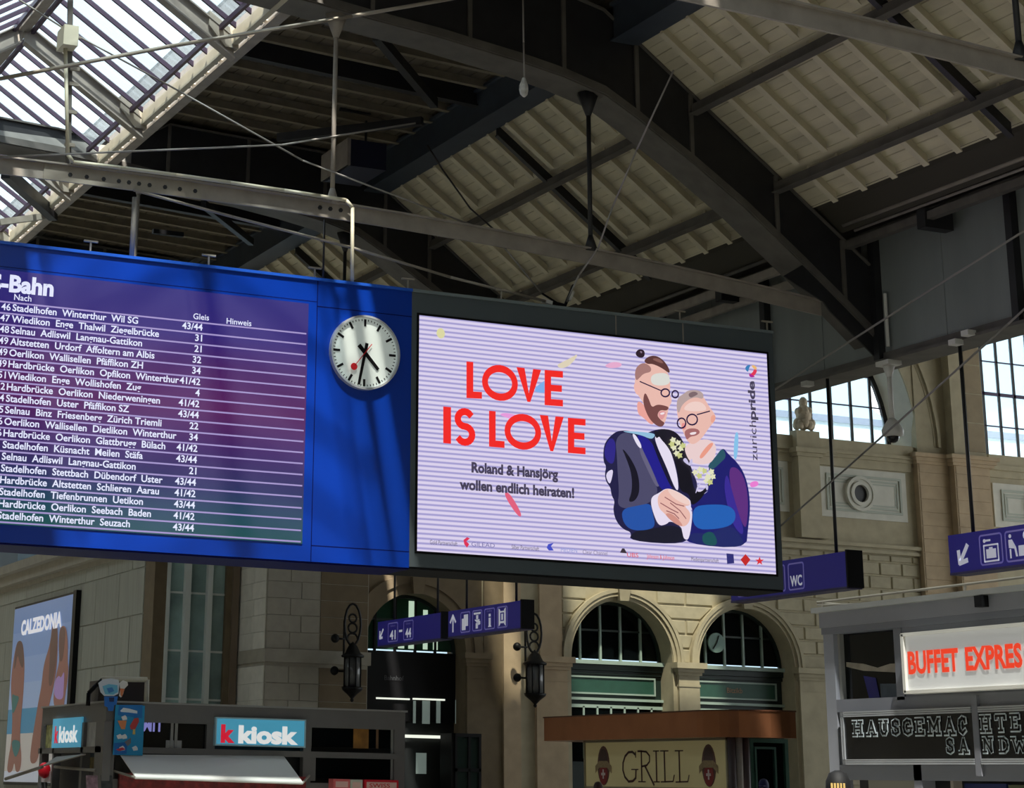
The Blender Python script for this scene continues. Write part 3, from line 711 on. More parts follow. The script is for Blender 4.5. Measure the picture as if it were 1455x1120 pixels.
# left pier with string course
q = U(380, 870, 1, 58.9); XP = q.x
q2 = U(333, 870, 0, XP)
mb = MB(); mb.box(XP, 25.6, 59.0, 61.5, 0, 9.5); mb.build('pier', M_stoneG, wb)
zc = U(380, 921, 1, 58.9).z; zd = U(380, 940, 1, 58.9).z
MB().box(XP - .05, 25.65, 58.86, 61.4, zd, zc).build('string_course', M_stoneG, wb)
xm = U(455, 880, 1, 58.95).x
for i in range(18):
    z0 = .1 + i * .485
    if zd - .47 < z0 < zc: continue
    n = 3
    off = .0 if i % 2 else .35
    xs = [XP + .01] + [XP + .75 + off + j * .95 for j in range(2) if XP + .75 + off + j * .95 < xm - .25] + [xm]
    for a, b in zip(xs, xs[1:]): block(a + .006, b - .006, z0, z0 + .475, m=M_stoneG, y=59.0, pr=.025, c=.008)
    block(xm + .02, 25.58, z0, z0 + .475, m=M_brown, y=59.0, pr=.012, c=.006)
    ysd = [59.0, 60.0 + off * .5, q2.y]
    for a, b in zip(ysd, ysd[1:]):
        MB().box(XP - .025, XP + .01, a + .006, b - .006, z0, z0 + .475).build('stone_block', mat('lit_sandstone', (206, 202, 190), .85, 0, .07, 3, .2, rnd=.04), wb)  # side face paler: light from the left put into the stone colour
# glazed strip left of the pier
YS = min(q2.y, 61.4)
gl = thing('window_6', None, None, (21, YS, 0)); gl['kind'] = 'structure'
pl = Plane('y', YS)
def PXB(name, x0, x1, y0=780, y1=1012, m=M_white, pr=.1, parent=gl, mbx=None):
    a = U(x0, 900, 1, YS).x; b = U(x1, 900, 1, YS).x
    return MB().box(a, b, YS - pr, YS + .1, .5, 9.3).build(name, m, parent)
M_frW = mat('pale_frame', (220, 226, 222), .5)
PXB('window_frame', 233, 238, m=M_frW); PXB('window_frame', 258, 266, m=M_frW, pr=.2); PXB('window_frame', 290, 297, m=M_frW, pr=.2)
PXB('window_frame', 317, 325, m=M_brown, pr=.15); PXB('window_frame', 325, 334, m=mat('bronze_frame', (120, 104, 86), .5), pr=.25)
M_sg = mat('grey_blue_glass', (140, 164, 160), .12, 0, .35, .8, rnd=.4)
xsb = [U(x, 900, 1, YS).x for x in (238, 258, 266, 290, 297, 317)]
for i in (0, 2, 4):
    zz = [.5, 2.6, 4.0, 5.4, 7.1, 9.3]
    for za, zb in zip(zz, zz[1:]): MB().box(xsb[i], xsb[i + 1], YS + .02, YS + .05, za + .03, zb - .03).build('pane', M_sg, gl)
    for za in zz[1:-1]: MB().box(xsb[i], xsb[i + 1], YS - .01, YS + .05, za - .03, za + .03).build('glazing_bar', M_frW, gl)
# poster wall (faces left), corner post
XW = 19.6
wl = tag(bpy.data.objects.new('wall_left', None), kind='structure'); C.objects.link(wl)
MB().box(XW, XW + .4, 61.6, 100, 0, 9.0).build('wall_core', M_slab, wl)
MB().box(XW - .02, U(234, 900, 1, YS).x, YS - .05, 62.3, 0, 9.2).build('corner_post', M_brown, wl)
for i in range(7):
    z0 = 6.5 - 1.4 * (5 - i) - 0; 
    yy = 62.35 + (0 if i % 2 else 1.3)
    if i % 2 == 0: MB().box(XW - .03, XW, 62.35, 63.6, z0 + .02, z0 + 1.38).build('stone_slab', M_slab, wl)
    while yy < 96:
        MB().box(XW - .03, XW, yy + .015, yy + 2.58, z0 + .02, z0 + 1.38).build('stone_slab', M_slab, wl); yy += 2.6
for za, zb, pr in ((8.35, 8.5, .15), (8.5, 8.85, .4), (8.85, 9.15, .7)):
    MB().box(XW - pr, XW, 62, 100, za, zb).build('cornice', M_stoneG, wl)
# distant buildings and yard seen through the great windows
db = thing('station_building', 'long grey and white building seen outside through the arched windows', 'building', (50, 80, 0))
MB().box(20, 110, 80, 90, 0, 16.7).build('wall', mat('far_grey_wall', (120, 142, 160), .7), db)
MB().box(20, 110, 79.6, 80, 16.7, 18.0).build('fascia', mat('far_white_fascia', (235, 238, 240), .6), db)
MB().box(20, 110, 79.5, 92, 18.0, 18.3).build('roof_edge', mat('far_roof_edge', (120, 116, 140), .6), db)
for i in range(20): MB().box(22 + i * 4.2, 25 + i * 4.2, 79.93, 80, 15.1, 15.9).build('window', mat('far_window', (70, 96, 120), .2), db)
# ================================================================ DEPARTURE BOARD AND ADVERTISING SCREEN (plane y = 33)
YB = 33.0
B = Plane('y', YB)
XS0 = 15.06; XR = 22.66; XL = 1.0; ZB0 = 5.2; ZB1 = 10.02
bd = thing('departure_board', 'long blue hanging departure board with purple display of train rows', 'departure board', (8, YB, ZB0))
MB().box(XL, XS0, YB, YB + 1.18, ZB0, ZB1).build('housing', M_blue, bd)
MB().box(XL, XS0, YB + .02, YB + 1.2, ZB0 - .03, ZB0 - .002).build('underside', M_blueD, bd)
MB().box(XL, XS0, YB - .04, YB + 1.2, ZB1, ZB1 + .05).build('top_rim', mat('blue_rim', (40, 100, 215), .3), bd)
xd1 = U(438, 432, 1, YB).x; zt = U(438, 432, 1, YB).z; zb = U(430, 773, 1, YB).z
xj = U(446, 600, 1, YB).x
for (x0, x1, z0, z1) in ((xj, xj + .015, ZB0, ZB1), (xj, XS0, 9.56, 9.575), (xj, XS0, 5.46, 5.475), (XL, xj, 9.64, 9.65)):
    MB().box(x0, x1, YB - .003, YB, z0, z1).build('panel_seam', M_blueD, bd)
# display: gradient holds the LED content plus surface reflection, painted in
dm = bpy.data.materials.new('departure_display'); dm.use_nodes = True; nt = dm.node_tree; N = nt.nodes; L = nt.links; b_ = N['Principled BSDF']
tc = N.new('ShaderNodeTexCoord'); sp = N.new('ShaderNodeSeparateXYZ'); mr = N.new('ShaderNodeMapRange'); cr = N.new('ShaderNodeValToRGB')
mr.inputs[1].default_value = zb; mr.inputs[2].default_value = zt
nz = N.new('ShaderNodeTexNoise'); nz.inputs['Scale'].default_value = .5
L.new(tc.outputs['Object'], sp.inputs[0]); L.new(sp.outputs['Z'], mr.inputs[0]); L.new(mr.outputs[0], cr.inputs[0]); L.new(tc.outputs['Object'], nz.inputs['Vector'])
el = cr.color_ramp.elements
cols = [(0, (16, 92, 86)), (.1, (22, 78, 98)), (.2, (38, 50, 104)), (.35, (66, 30, 108)), (.52, (96, 24, 98)), (.68, (80, 28, 108)), (.82, (50, 30, 128)), (1, (38, 34, 132))]
while len(el) < len(cols): el.new(.5)
for e, (p, c) in zip(el, cols): e.position = p; e.color = (*lin(c), 1)
L.new(cr.outputs[0], b_.inputs['Emission Color']); b_.inputs['Emission Strength'].default_value = .62
b_.inputs['Base Color'].default_value = (.035, .025, .06, 1); b_.inputs['Roughness'].default_value = .45
MB().box(XL + .3, xd1, YB - .02, YB, zb, zt).build('display', dm, bd)
M_rowt = mat('display_text', (222, 226, 250), emit=.95)
M_rowl = mat('display_line', (176, 160, 220), emit=.75)
zl0 = U(437, 475, 1, YB).z; dz = (zl0 - zb - .03) / 19
ln = None
for i in range(20):
    zz = zl0 - i * dz
    if ln is None: ln = MB().box(XL + .3, xd1 - .03, YB - .024, YB - .02, zl0 - .013, zl0 + .013).build('row_line', M_rowl, bd)
    else:
        o = ln.copy(); C.objects.link(o); o.location = (0, 0, -i * dz)
rowsT = [('46', 'Stadelhofen  Winterthur  Wil SG', '43/44'), ('47', 'Wiedikon  Enge  Thalwil  Ziegelbrücke', '31'), ('48', 'Selnau  Adliswil  Langnau-Gattikon', '21'),
 ('49', 'Altstetten  Urdorf  Affoltern am Albis', '32'), ('49', 'Oerlikon  Wallisellen  Pfäffikon ZH', '34'), ('49', 'Hardbrücke  Oerlikon  Opfikon  Winterthur', '41/42'),
 ('51', 'Wiedikon  Enge  Wollishofen  Zug', '4'), ('52', 'Hardbrücke  Oerlikon  Niederweningen', '41/42'), ('54', 'Stadelhofen  Uster  Pfäffikon SZ', '43/44'),
 ('55', 'Selnau  Binz  Friesenberg  Zürich Triemli', '22'), ('56', 'Oerlikon  Wallisellen  Dietlikon  Winterthur', '34'), ('56', 'Hardbrücke  Oerlikon  Glattbrugg  Bülach', '41/42'),
 ('', 'Stadelhofen  Küsnacht  Meilen  Stäfa', '43/44'), ('', 'Selnau  Adliswil  Langnau-Gattikon', '21'), ('', 'Stadelhofen  Stettbach  Dübendorf  Uster', '43/44'),
 ('', 'Hardbrücke  Altstetten  Schlieren  Aarau', '41/42'), ('', 'Stadelhofen  Tiefenbrunnen  Uetikon', '43/44'), ('', 'Hardbrücke  Oerlikon  Seebach  Baden', '41/42'), ('', 'Stadelhofen  Winterthur  Seuzach', '43/44')]
xt = U(17, 441, 1, YB).x; xg = U(287, 470, 1, YB).x
for i, (t_, dest, gl_) in enumerate(rowsT):
    v = zl0 - (i + 1) * dz + .052
    if t_: text(B, t_, xt - .03, v, .112, M_rowt, bd, .012, off=.026, align='r', name='row_time')
    text(B, dest, xt, v, .112, M_rowt, bd, .02, off=.026, name='row_destination', split=True)
    text(B, gl_, xg, v, .112, M_rowt, bd, .02, off=.026, align='r', name='row_platform')
q = U(0, 419, 1, YB); h = U(0, 400, 1, YB).z - q.z
text(B, 'S-Bahn', U(75, 422, 1, YB).x, U(75, 421, 1, YB).z, .27, M_rowt, bd, .04, off=.026, align='r', name='heading')
text(B, 'Nach', U(19, 431, 1, YB).x, zl0 + .05, .1, M_rowt, bd, .01, off=.026, name='column_heading')
text(B, 'Gleis', U(296, 460, 1, YB).x, zl0 + .05, .1, M_rowt, bd, .01, off=.026, align='r', name='column_heading')
text(B, 'Hinweis', U(321, 464, 1, YB).x, zl0 + .03, .1, M_rowt, bd, .01, off=.026, name='column_heading')
# little T posts on top
tp = None
for px in (128, 298, 450, 583):
    x = U(px, 400, 1, YB).x
    if tp is None:
        tp = MB().tube((0, YB + .1, ZB1 + .05), (0, YB + .1, ZB1 + .24), .018).bar((-.12, YB + .1, ZB1 + .25), (.12, YB + .1, ZB1 + .25), .05, .03).build('top_post', M_lite, bd); o = tp
    else: o = tp.copy(); C.objects.link(o)
    o.location = (x, 0, 0)
# ---- clock
c0 = U(516.5, 502, 1, YB); CR = .655
ck = thing('station_clock', 'round white station clock with black bars and red second hand on the blue board', 'clock', (c0.x, YB, c0.z))
mb = MB(); n = 48
for (r0, r1, y0, y1) in ((CR - .035, CR, 0, -.16),):
    for i in range(n):
        t0 = 2 * math.pi * i / n; t1 = 2 * math.pi * (i + 1) / n
        mb.prism([(c0.x + r0 * math.cos(t0), YB, c0.z + r0 * math.sin(t0)), (c0.x + r1 * math.cos(t0), YB, c0.z + r1 * math.sin(t0)), (c0.x + r1 * math.cos(t1), YB, c0.z + r1 * math.sin(t1)), (c0.x + r0 * math.cos(t1), YB, c0.z + r0 * math.sin(t1))], (0, -.11, 0))
mb.build('case', mat('clock_rim', (205, 210, 215), .3, .2), ck)
CF = Plane('y', YB - .04)
dial = CF.poly([(c0.x + (CR - .035) * math.cos(2 * math.pi * i / n), c0.z + (CR - .035) * math.sin(2 * math.pi * i / n)) for i in range(n)], 'dial', mat('clock_dial', (214, 224, 218), .5, emit=.22), ck, off=0, px=False)
def radial(mb, ang, r0, r1, w, w1=None, off=.01, th=.006):
    a = math.radians(90 - ang); d = Vector((math.cos(a), math.sin(a))); nn = Vector((-d.y, d.x)); w1 = w if w1 is None else w1; c = Vector((c0.x, c0.z))
    CF.add(mb, [c + d * r0 - nn * w / 2, c + d * r1 - nn * w1 / 2, c + d * r1 + nn * w1 / 2, c + d * r0 + nn * w / 2], off, th)
R_ = CR - .05
for k in range(12): mb = MB(); radial(mb, 30 * k, R_ * .77, R_ * .98, .042); mb.build('hour_mark', M_black, ck)
mb = MB()
for k in range(60):
    if k % 5: radial(mb, 6 * k, R_ * .925, R_ * .98, .013)
sub(mb.build('minute_marks', M_black, ck), dial)['kind'] = 'stuff'
mb = MB(); radial(mb, 137, -.17, R_ * .63, .075, .058, .02); mb.build('hour_hand', M_black, ck)
mb = MB(); radial(mb, 191, -.17, R_ * .96, .06, .045, .03); mb.build('minute_hand', M_black, ck)
M_red = mat('clock_red', (214, 30, 40), .5)
mb = MB(); radial(mb, 218, -.2, R_ * .52, .014, .014, .04); a = math.radians(90 - 218)
CF.add(mb, CF.ell(c0.x + math.cos(a) * R_ * .56, c0.z + math.sin(a) * R_ * .56, .062, .062), .04, .006); mb.build('second_hand', M_red, ck)
# ---- advertising screen
ad = thing('advertising_screen', 'large grey framed LED screen showing an advert with two embracing men', 'screen', (18.8, YB, ZB0))
MB().box(XS0 + .003, XR, YB, YB + 1.18, ZB0 + .02, ZB1).build('cabinet', M_cab, ad)
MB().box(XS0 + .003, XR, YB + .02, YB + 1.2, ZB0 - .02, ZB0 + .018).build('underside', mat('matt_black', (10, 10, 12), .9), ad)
MB().box(XS0 + .003, XR, YB - .04, YB + 1.2, ZB1, ZB1 + .05).build('top_rim', mat('grey_rim', (128, 140, 142), .4), ad)
for px in (875, 970):
    x = U(px, 460, 1, YB).x; MB().box(x - .012, x + .012, YB - .006, YB, 9.62, ZB1).build('panel_seam', M_grey, ad)
for px in (716, 970, 1094):
    o = tp.copy(); C.objects.link(o); o.parent = ad; o.matrix_parent_inverse = Matrix.Translation(ad.location).inverted(); o.location = (U(px, 460, 1, YB).x, 0, 0)
x0, x1, z0, z1 = 15.2, 22.5, 5.49, 9.61
sm = bpy.data.materials.new('led_screen'); sm.use_nodes = True; nt = sm.node_tree; N = nt.nodes; L = nt.links; b_ = N['Principled BSDF']
tc = N.new('ShaderNodeTexCoord'); sp = N.new('ShaderNodeSeparateXYZ'); mu = N.new('ShaderNodeMath'); mu.operation = 'MULTIPLY'; mu.inputs[1].default_value = 2 * math.pi / .083
si = N.new('ShaderNodeMath'); si.operation = 'SINE'; cr = N.new('ShaderNodeValToRGB'); m3 = N.new('ShaderNodeMapRange'); m3.inputs[1].default_value = -1
L.new(tc.outputs['Object'], sp.inputs[0]); L.new(sp.outputs['Z'], mu.inputs[0]); L.new(mu.outputs[0], si.inputs[0]); L.new(si.outputs[0], m3.inputs[0]); L.new(m3.outputs[0], cr.inputs[0])
cr.color_ramp.elements[0].color = (*lin((172, 165, 220)), 1); cr.color_ramp.elements[1].color = (*lin((232, 222, 250)), 1)
cr.color_ramp.elements[0].position = .12; cr.color_ramp.elements[1].position = .62
L.new(cr.outputs[0], b_.inputs['Emission Color']); b_.inputs['Emission Strength'].default_value = .8; b_.inputs['Base Color'].default_value = (.02, .02, .02, 1)
MB().box(x0, x1, YB - .012, YB, z0, z1).build('led_panel', sm, ad)
mb = MB(); frame_rect(mb, x0 - .04, x1 + .04, z0 - .04, z1 + .04, .04, YB - .02, YB); mb.build('screen_bezel', M_black, ad)
def E_(name, rgb, e=.85): return mat('screen_' + name, rgb, emit=e)
SR = E_('red', (236, 40, 36), .95)
lay = [.016]
def chaikin(p, n=2):
    for _ in range(n):
        q = []
        for a, b in zip(p, p[1:] + p[:1]): q += [(a[0] * .75 + b[0] * .25, a[1] * .75 + b[1] * .25), (a[0] * .25 + b[0] * .75, a[1] * .25 + b[1] * .75)]
        p = q
    return p
def sp_(pts, col, nm='screen_figure', e=.85):
    if nm not in ('logo', 'flower'): pts = chaikin(list(pts), 2)
    lay[0] += .0006; return B.poly(pts, nm, E_(nm + '_%d_%d_%d' % col, col, e), ad, off=lay[0], th=.0004)
# confetti marks under the lettering
for pts, c in (([(621, 468), (627, 466), (632, 472), (631, 480), (624, 482), (619, 475)], (226, 222, 168)), ([(790, 519), (800, 514), (812, 508), (820, 503), (818, 510), (806, 522), (795, 524)], (228, 216, 190)),
               ([(857, 520), (870, 514), (883, 516), (882, 522), (866, 524)], (236, 176, 212)), ([(714, 702), (722, 698), (742, 732), (736, 736)], (232, 100, 130)), ([(754, 556), (776, 538), (782, 548), (776, 560)], (130, 180, 240)),
               ([(706, 590), (718, 586), (750, 595), (740, 600)], (238, 160, 226)), ([(1043, 615), (1049, 614), (1047, 652), (1041, 654)], (140, 200, 240)), ([(1064, 686), (1075, 683), (1078, 690), (1066, 694)], (240, 130, 215))):
    sp_(pts, c, 'confetti')
def quadletter(p, kind):
    # p: px corners TL, TR, BR, BL
    q = [Vector(B.uv(*a)) for a in p]
    def M(a, b): return q[3] * (1 - a) * (1 - b) + q[2] * a * (1 - b) + q[1] * a * b + q[0] * (1 - a) * b
    mb = MB(); lay[0] += .0002; o = lay[0] + .002
    def pg(l): B.add(mb, [M(*a) for a in l], o, .0006)
    W_ = (q[1] - q[0]).length; H_ = (q[0] - q[3]).length; t = .205 * H_; tx = t / W_; ty = .185
    if kind == 'L': pg([(0, 0), (tx, 0), (tx, 1), (0, 1)]); pg([(tx, 0), (1, 0), (1, ty), (tx, ty)])
    if kind == 'I': pg([(0, 0), (1, 0), (1, 1), (0, 1)])
    if kind == 'E':
        pg([(0, 0), (tx, 0), (tx, 1), (0, 1)])
        for b in (0, .5 - ty / 2, 1 - ty): pg([(tx, b), (1 if b != .5 - ty / 2 else .94, b), (1 if b != .5 - ty / 2 else .94, b + ty), (tx, b + ty)])
    if kind == 'V': pg([(0, 1), (tx * 1.3, 1), (.56, 0), (.44, 0)]); pg([(1 - tx * 1.3, 1), (1, 1), (.56, 0), (.44, 0)])
    if kind == 'O':
        n = 28
        for i in range(n):
            a, b = 2 * math.pi * i / n, 2 * math.pi * (i + 1) / n; ri = .5 - tx * .95; rj = .5 - ty * 1.0
            pg([(.5 + .5 * math.cos(a), .5 + .53 * math.sin(a)), (.5 + .5 * math.cos(b), .5 + .53 * math.sin(b)), (.5 + ri * math.cos(b), .5 + rj * math.sin(b)), (.5 + ri * math.cos(a), .5 + rj * math.sin(a))])
    if kind == 'S':
        pts = [(.5 + .34 * math.cos(math.radians(a)), .715 + .2 * math.sin(math.radians(a))) for a in range(35, 256, 18)] + [(.5 + .36 * math.cos(math.radians(a)), .295 + .215 * math.sin(math.radians(a))) for a in range(72, -146, -18)]
        B.stroke(mb, [M(*a) for a in pts], t * .92, o, .0006)
    return mb.build('letter', SR, ad)
for p, k_ in ((((662, 514), (684, 516), (684, 567), (662, 566)), 'L'), (((684, 518), (735, 523), (735, 571), (684, 566)), 'O'), (((733, 522), (768, 526), (768, 573), (733, 570)), 'V'), (((773, 526), (799, 528), (799, 578), (773, 576)), 'E'),
              (((629, 578), (640, 579), (640, 631), (629, 630)), 'I'), (((645, 580), (674, 582), (674, 634), (645, 632)), 'S'), (((694, 584), (716, 586), (716, 637), (694, 635)), 'L'), (((716, 588), (768, 592), (768, 640), (716, 636)), 'O'), (((766, 590), (800, 593), (800, 643), (766, 640)), 'V'), (((806, 594), (831, 596), (831, 646), (806, 644)), 'E')):
    quadletter(p, k_)
ST = E_('text_grey', (70, 64, 88), .9)
for s_, xa, xb, yb in (('Roland & Hansjörg', 669, 792, 673), ('wollen endlich heiraten!', 652, 815, 697)):
    a = B.uv(xa, yb - 2); b = B.uv(xb, yb + 8)
    text(B, s_, a[0], a[1], .17, ST, ad, .042, width=b[0] - a[0], off=.026)
a = B.uv(1074, 655); b = B.uv(1071, 540)
L1 = b[1] - a[1]
text(B, 'zurich', a[0] + .02, a[1], .15, ST, ad, .0, width=L1 * .49, off=.026, rot=True)
text(B, 'pride', a[0] + .02, a[1] + L1 * .5, .15, ST, ad, .035, width=L1 * .48, off=.026, rot=True)
for pts, c in (([(1057, 524), (1061, 519), (1066, 519), (1063, 524), (1062, 530)], (60, 130, 190)), ([(1066, 519), (1073, 520), (1075, 526), (1070, 525)], (240, 190, 120)), ([(1075, 526), (1073, 532), (1068, 536), (1064, 533), (1069, 529), (1070, 525)], (230, 60, 90)), ([(1063, 530), (1067, 533), (1073, 536), (1064, 537)], (180, 40, 150))):
    sp_(pts, c, 'emblem')
# the two men of the advert (flat picture on the screen)
def Z(l): return [(840 + x / 3.6125, 480 + y / 3.6125) for x, y in l]
SK = (240, 192, 180); SKd = (214, 150, 138); SKl = (246, 214, 206)
z = lambda l, c, nm: sp_(Z(l), c, nm)
z([(135,478),(100,500),(66,540),(58,590),(60,640),(74,660),(66,700),(72,740),(96,770),(100,810),(118,840),(108,880),(122,940),(160,985),(205,1000),(190,1045),(480,1064),(500,1000),(470,900),(560,800),(500,640),(440,520),(400,470),(330,470),(262,500),(190,478)], (34, 32, 72), 'man_in_suit')
z([(100,510),(70,548),(62,600),(80,640),(110,652),(120,600),(122,540)], (48, 40, 136), 'jacket_shoulder')
z([(66,700),(110,670),(104,720),(90,760)], (226, 218, 246), 'jacket_highlight')
z([(150,490),(196,488),(240,540),(282,620),(326,740),(340,800),(300,846),(240,870),(170,880),(130,860),(140,800),(132,700),(128,600),(120,530)], (78, 76, 108), 'jacket_sleeve')
z([(150,560),(200,620),(238,700),(246,790),(222,840),(184,846),(206,790),(204,700),(176,620)], (22, 20, 36), 'jacket_fold')
z([(250,540),(280,600),(330,700),(350,760),(330,770),(290,690),(240,580)], (104, 100, 130), 'jacket_sheen')
z([(225,498),(262,504),(300,530),(340,600),(420,770),(396,780),(352,786),(310,680),(262,580)], (34, 30, 140), 'lapel')
z([(300,520),(330,540),(372,640),(420,768),(405,772),(350,650)], (22, 20, 50), 'lapel_edge')
z([(206,492),(224,500),(252,548),(254,572),(236,560),(214,520)], (236, 230, 250), 'collar_white')
z([(318,504),(350,500),(392,560),(416,620),(440,720),(444,790),(424,774),(380,660),(336,566)], (236, 228, 248), 'shirt')
z([(150,480),(250,484),(318,492),(324,506),(304,524),(250,500),(180,488)], (150, 196, 226), 'collar')
z([(330,472),(400,470),(448,500),(480,560),(508,660),(508,760),(500,800),(452,792),(446,720),(420,620),(388,560),(344,512)], (30, 26, 40), 'lapel')
z([(318,474),(340,488),(372,470),(384,500),(372,528),(346,506),(330,520),(322,500)], (26, 24, 36), 'bow_tie')
z([(670,562),(700,600),(744,640),(782,700),(804,780),(812,880),(800,980),(790,1086),(480,1060),(476,1000),(520,900),(500,850),(560,800),(620,720),(590,668),(640,610)], (30, 30, 110), 'man_in_suit')
z([(670,562),(690,612),(662,640),(624,676),(604,676),(592,658),(626,622)], (44, 88, 104), 'collar')
z([(700,670),(740,664),(778,712),(798,800),(800,900),(790,980),(772,960),(742,880),(712,780)], (96, 48, 128), 'jacket_sleeve')
z([(690,690),(716,780),(744,880),(778,980),(770,1020),(720,960),(690,850),(676,760)], (58, 44, 150), 'jacket_sheen')
z([(150,880),(240,862),(300,850),(310,900),(326,970),(280,990),(200,990),(158,950)], (38, 84, 168), 'cuff_sleeve')
z([(512,870),(600,856),(700,860),(740,900),(726,960),(640,985),(520,985)], (36, 98, 184), 'cuff_sleeve')
z([(205,996),(300,985),(400,960),(470,985),(480,1058),(196,1044)], (26, 26, 42), 'jacket_hem')
z([(500,1000),(600,1010),(700,960),(760,1010),(788,1084),(500,1060)], (34, 42, 104), 'jacket_fold')
z([(560,1010),(620,990),(650,1070),(570,1066)], (30, 84, 90), 'jacket_fold')
z([(420,620),(470,640),(506,690),(520,780),(560,800),(610,730),(620,700),(600,760),(560,830),(506,870),(500,800),(448,790),(440,700)], (18, 16, 28), 'waistcoat')
z([(306,816),(340,800),(380,772),(430,786),(500,830),(506,850),(504,890),(516,900),(498,1040),(470,1036),(462,1000),(456,970),(400,940),(380,960),(340,968),(312,900),(300,850)], (236, 226, 246), 'cuff')
z([(340,806),(380,774),(420,784),(470,812),(502,840),(500,864),(470,864),(506,900),(498,950),(470,974),(430,960),(392,930),(372,905),(344,880),(334,840)], SK, 'clasped_hand')
z([(380,774),(420,784),(470,812),(502,840),(500,862),(460,850),(410,820)], SKl, 'clasped_hand')
z([(372,905),(400,900),(440,930),(470,974),(430,960),(392,930)], SKd, 'hand_shadow')
for l in (((350,850),(400,880),(440,900)), ((372,820),(430,856),(470,866)), ((380,890),(420,905),(444,930)), ((400,850),(450,890),(480,930))):
    mb = MB(); lay[0] += .0006; B.stroke(mb, [B.uv(*p) for p in Z(l)], .018, lay[0], .0004); mb.build('finger_line', E_('skin_line', (150, 90, 96)), ad)
# heads
z([(228,330),(250,330),(290,380),(320,440),(300,450),(262,412),(232,394)], (242, 170, 160), 'neck')
z([(218,230),(222,170),(250,140),(300,120),(360,150),(394,190),(400,250),(396,290),(410,330),(392,356),(386,390),(372,440),(352,464),(310,440),(280,390),(258,330),(236,300),(214,262)], SK, 'face')
z([(300,190),(370,180),(396,200),(398,240),(350,250),(300,240)], (226, 226, 220), 'forehead_light')
z([(214,236),(236,232),(248,262),(240,300),(222,290),(212,260)], (244, 190, 180), 'ear')
z([(216,190),(226,150),(262,128),(300,150),(302,178),(262,186),(240,210),(224,224)], (170, 126, 122), 'hair')
z([(262,120),(290,96),(330,94),(370,122),(396,166),(396,188),(360,160),(310,136),(280,138)], (96, 60, 58), 'hair')
z([(300,110),(340,106),(370,136),(340,130)], (140, 96, 90), 'hair')
z([(222,76),(238,60),(262,64),(270,84),(262,104),(240,106),(222,92)], (48, 32, 44), 'hair_bun')
z([(240,70),(256,72),(252,86)], (140, 120, 140), 'hair_bun')
z([(270,280),(290,320),(304,362),(330,344),(370,350),(394,360),(380,378),(346,372),(330,400),(350,426),(374,440),(352,464),(316,446),(286,410),(262,350),(260,310)], (122, 76, 74), 'beard')
z([(336,380),(376,378),(374,400),(356,428),(338,410)], (228, 158, 160), 'mouth')
z([(346,388),(372,384),(366,396),(348,398)], (248, 236, 240), 'teeth')
# second head
z([(470,560),(520,530),(600,520),(640,560),(620,640),(560,656),(500,640),(478,600)], (240, 212, 212), 'neck')
z([(430,350),(450,300),(500,276),(560,290),(600,360),(632,400),(628,430),(600,460),(560,520),(520,552),(490,540),(470,500),(450,450),(436,410)], SK, 'face')
z([(500,330),(560,330),(590,370),(560,380),(500,380),(460,370)], SKl, 'forehead_light')
z([(606,400),(632,400),(628,430),(606,444)], (240, 170, 150), 'ear')
z([(430,350),(436,310),(470,288),(490,272),(540,270),(570,290),(566,320),(530,306),(490,320),(456,350),(444,390),(434,380)], (188, 166, 164), 'hair')
z([(488,290),(520,276),(545,290),(520,304),(500,312)], (130, 108, 112), 'hair')
z([(470,480),(500,466),(540,470),(552,490),(530,506),(500,510),(484,528),(474,510)], (170, 110, 110), 'moustache')
z([(496,490),(534,484),(528,498),(502,502)], (246, 232, 236), 'teeth')
z([(544,610),(600,540),(624,544),(590,590),(556,628)], (240, 160, 140), 'confetti')
z([(454,440),(476,440),(480,470),(460,476)], (236, 150, 148), 'cheek')
GLn = E_('spectacles', (42, 26, 66))
def ring(cx_, cy_, rx, ry, w=.028):
    mb = MB(); lay[0] += .0006; B.stroke(mb, [B.uv(cx_ + rx * math.cos(t * math.pi / 8), cy_ + ry * math.sin(t * math.pi / 8)) for t in range(16)], w, lay[0], .0004, True); mb.build('spectacles', GLn, ad)
ring(943, 559, 6, 5.5); ring(957, 561, 4.5, 5); ring(966, 602, 6, 7); ring(981, 597, 7.5, 7.5)
for l in (((907, 543), (937, 556)), ((988, 590), (1006, 585))):
    mb = MB(); B.stroke(mb, [B.uv(*p) for p in l], .022, lay[0], .0004); mb.build('spectacles', GLn, ad)
for (cx_, cy_) in ((954, 626), (961, 630), (965, 638), (959, 645), (968, 634), (955, 637), (963, 648), (952, 632), (985, 672), (991, 677), (998, 670), (1003, 678), (1008, 671), (1010, 678), (992, 668), (1001, 684), (1006, 686)):
    pts = [(cx_ + (5 if i % 2 else 3) * math.cos(i * math.pi / 5), cy_ + (5 if i % 2 else 3) * math.sin(i * math.pi / 5)) for i in range(10)]
    sp_(pts, (232, 232, 196) if (cx_ + cy_) % 3 else (206, 210, 140), 'flower')
for (a, b, c) in (((966, 655), (972, 650), (978, 664)), ((974, 664), (980, 650), (982, 660)), ((988, 690), (994, 686), (984, 706)), ((996, 704), (1004, 698), (1000, 700)), ((998, 690), (1004, 690), (1002, 700))): sp_([a, b, c], (206, 200, 236), 'pocket_cloth')
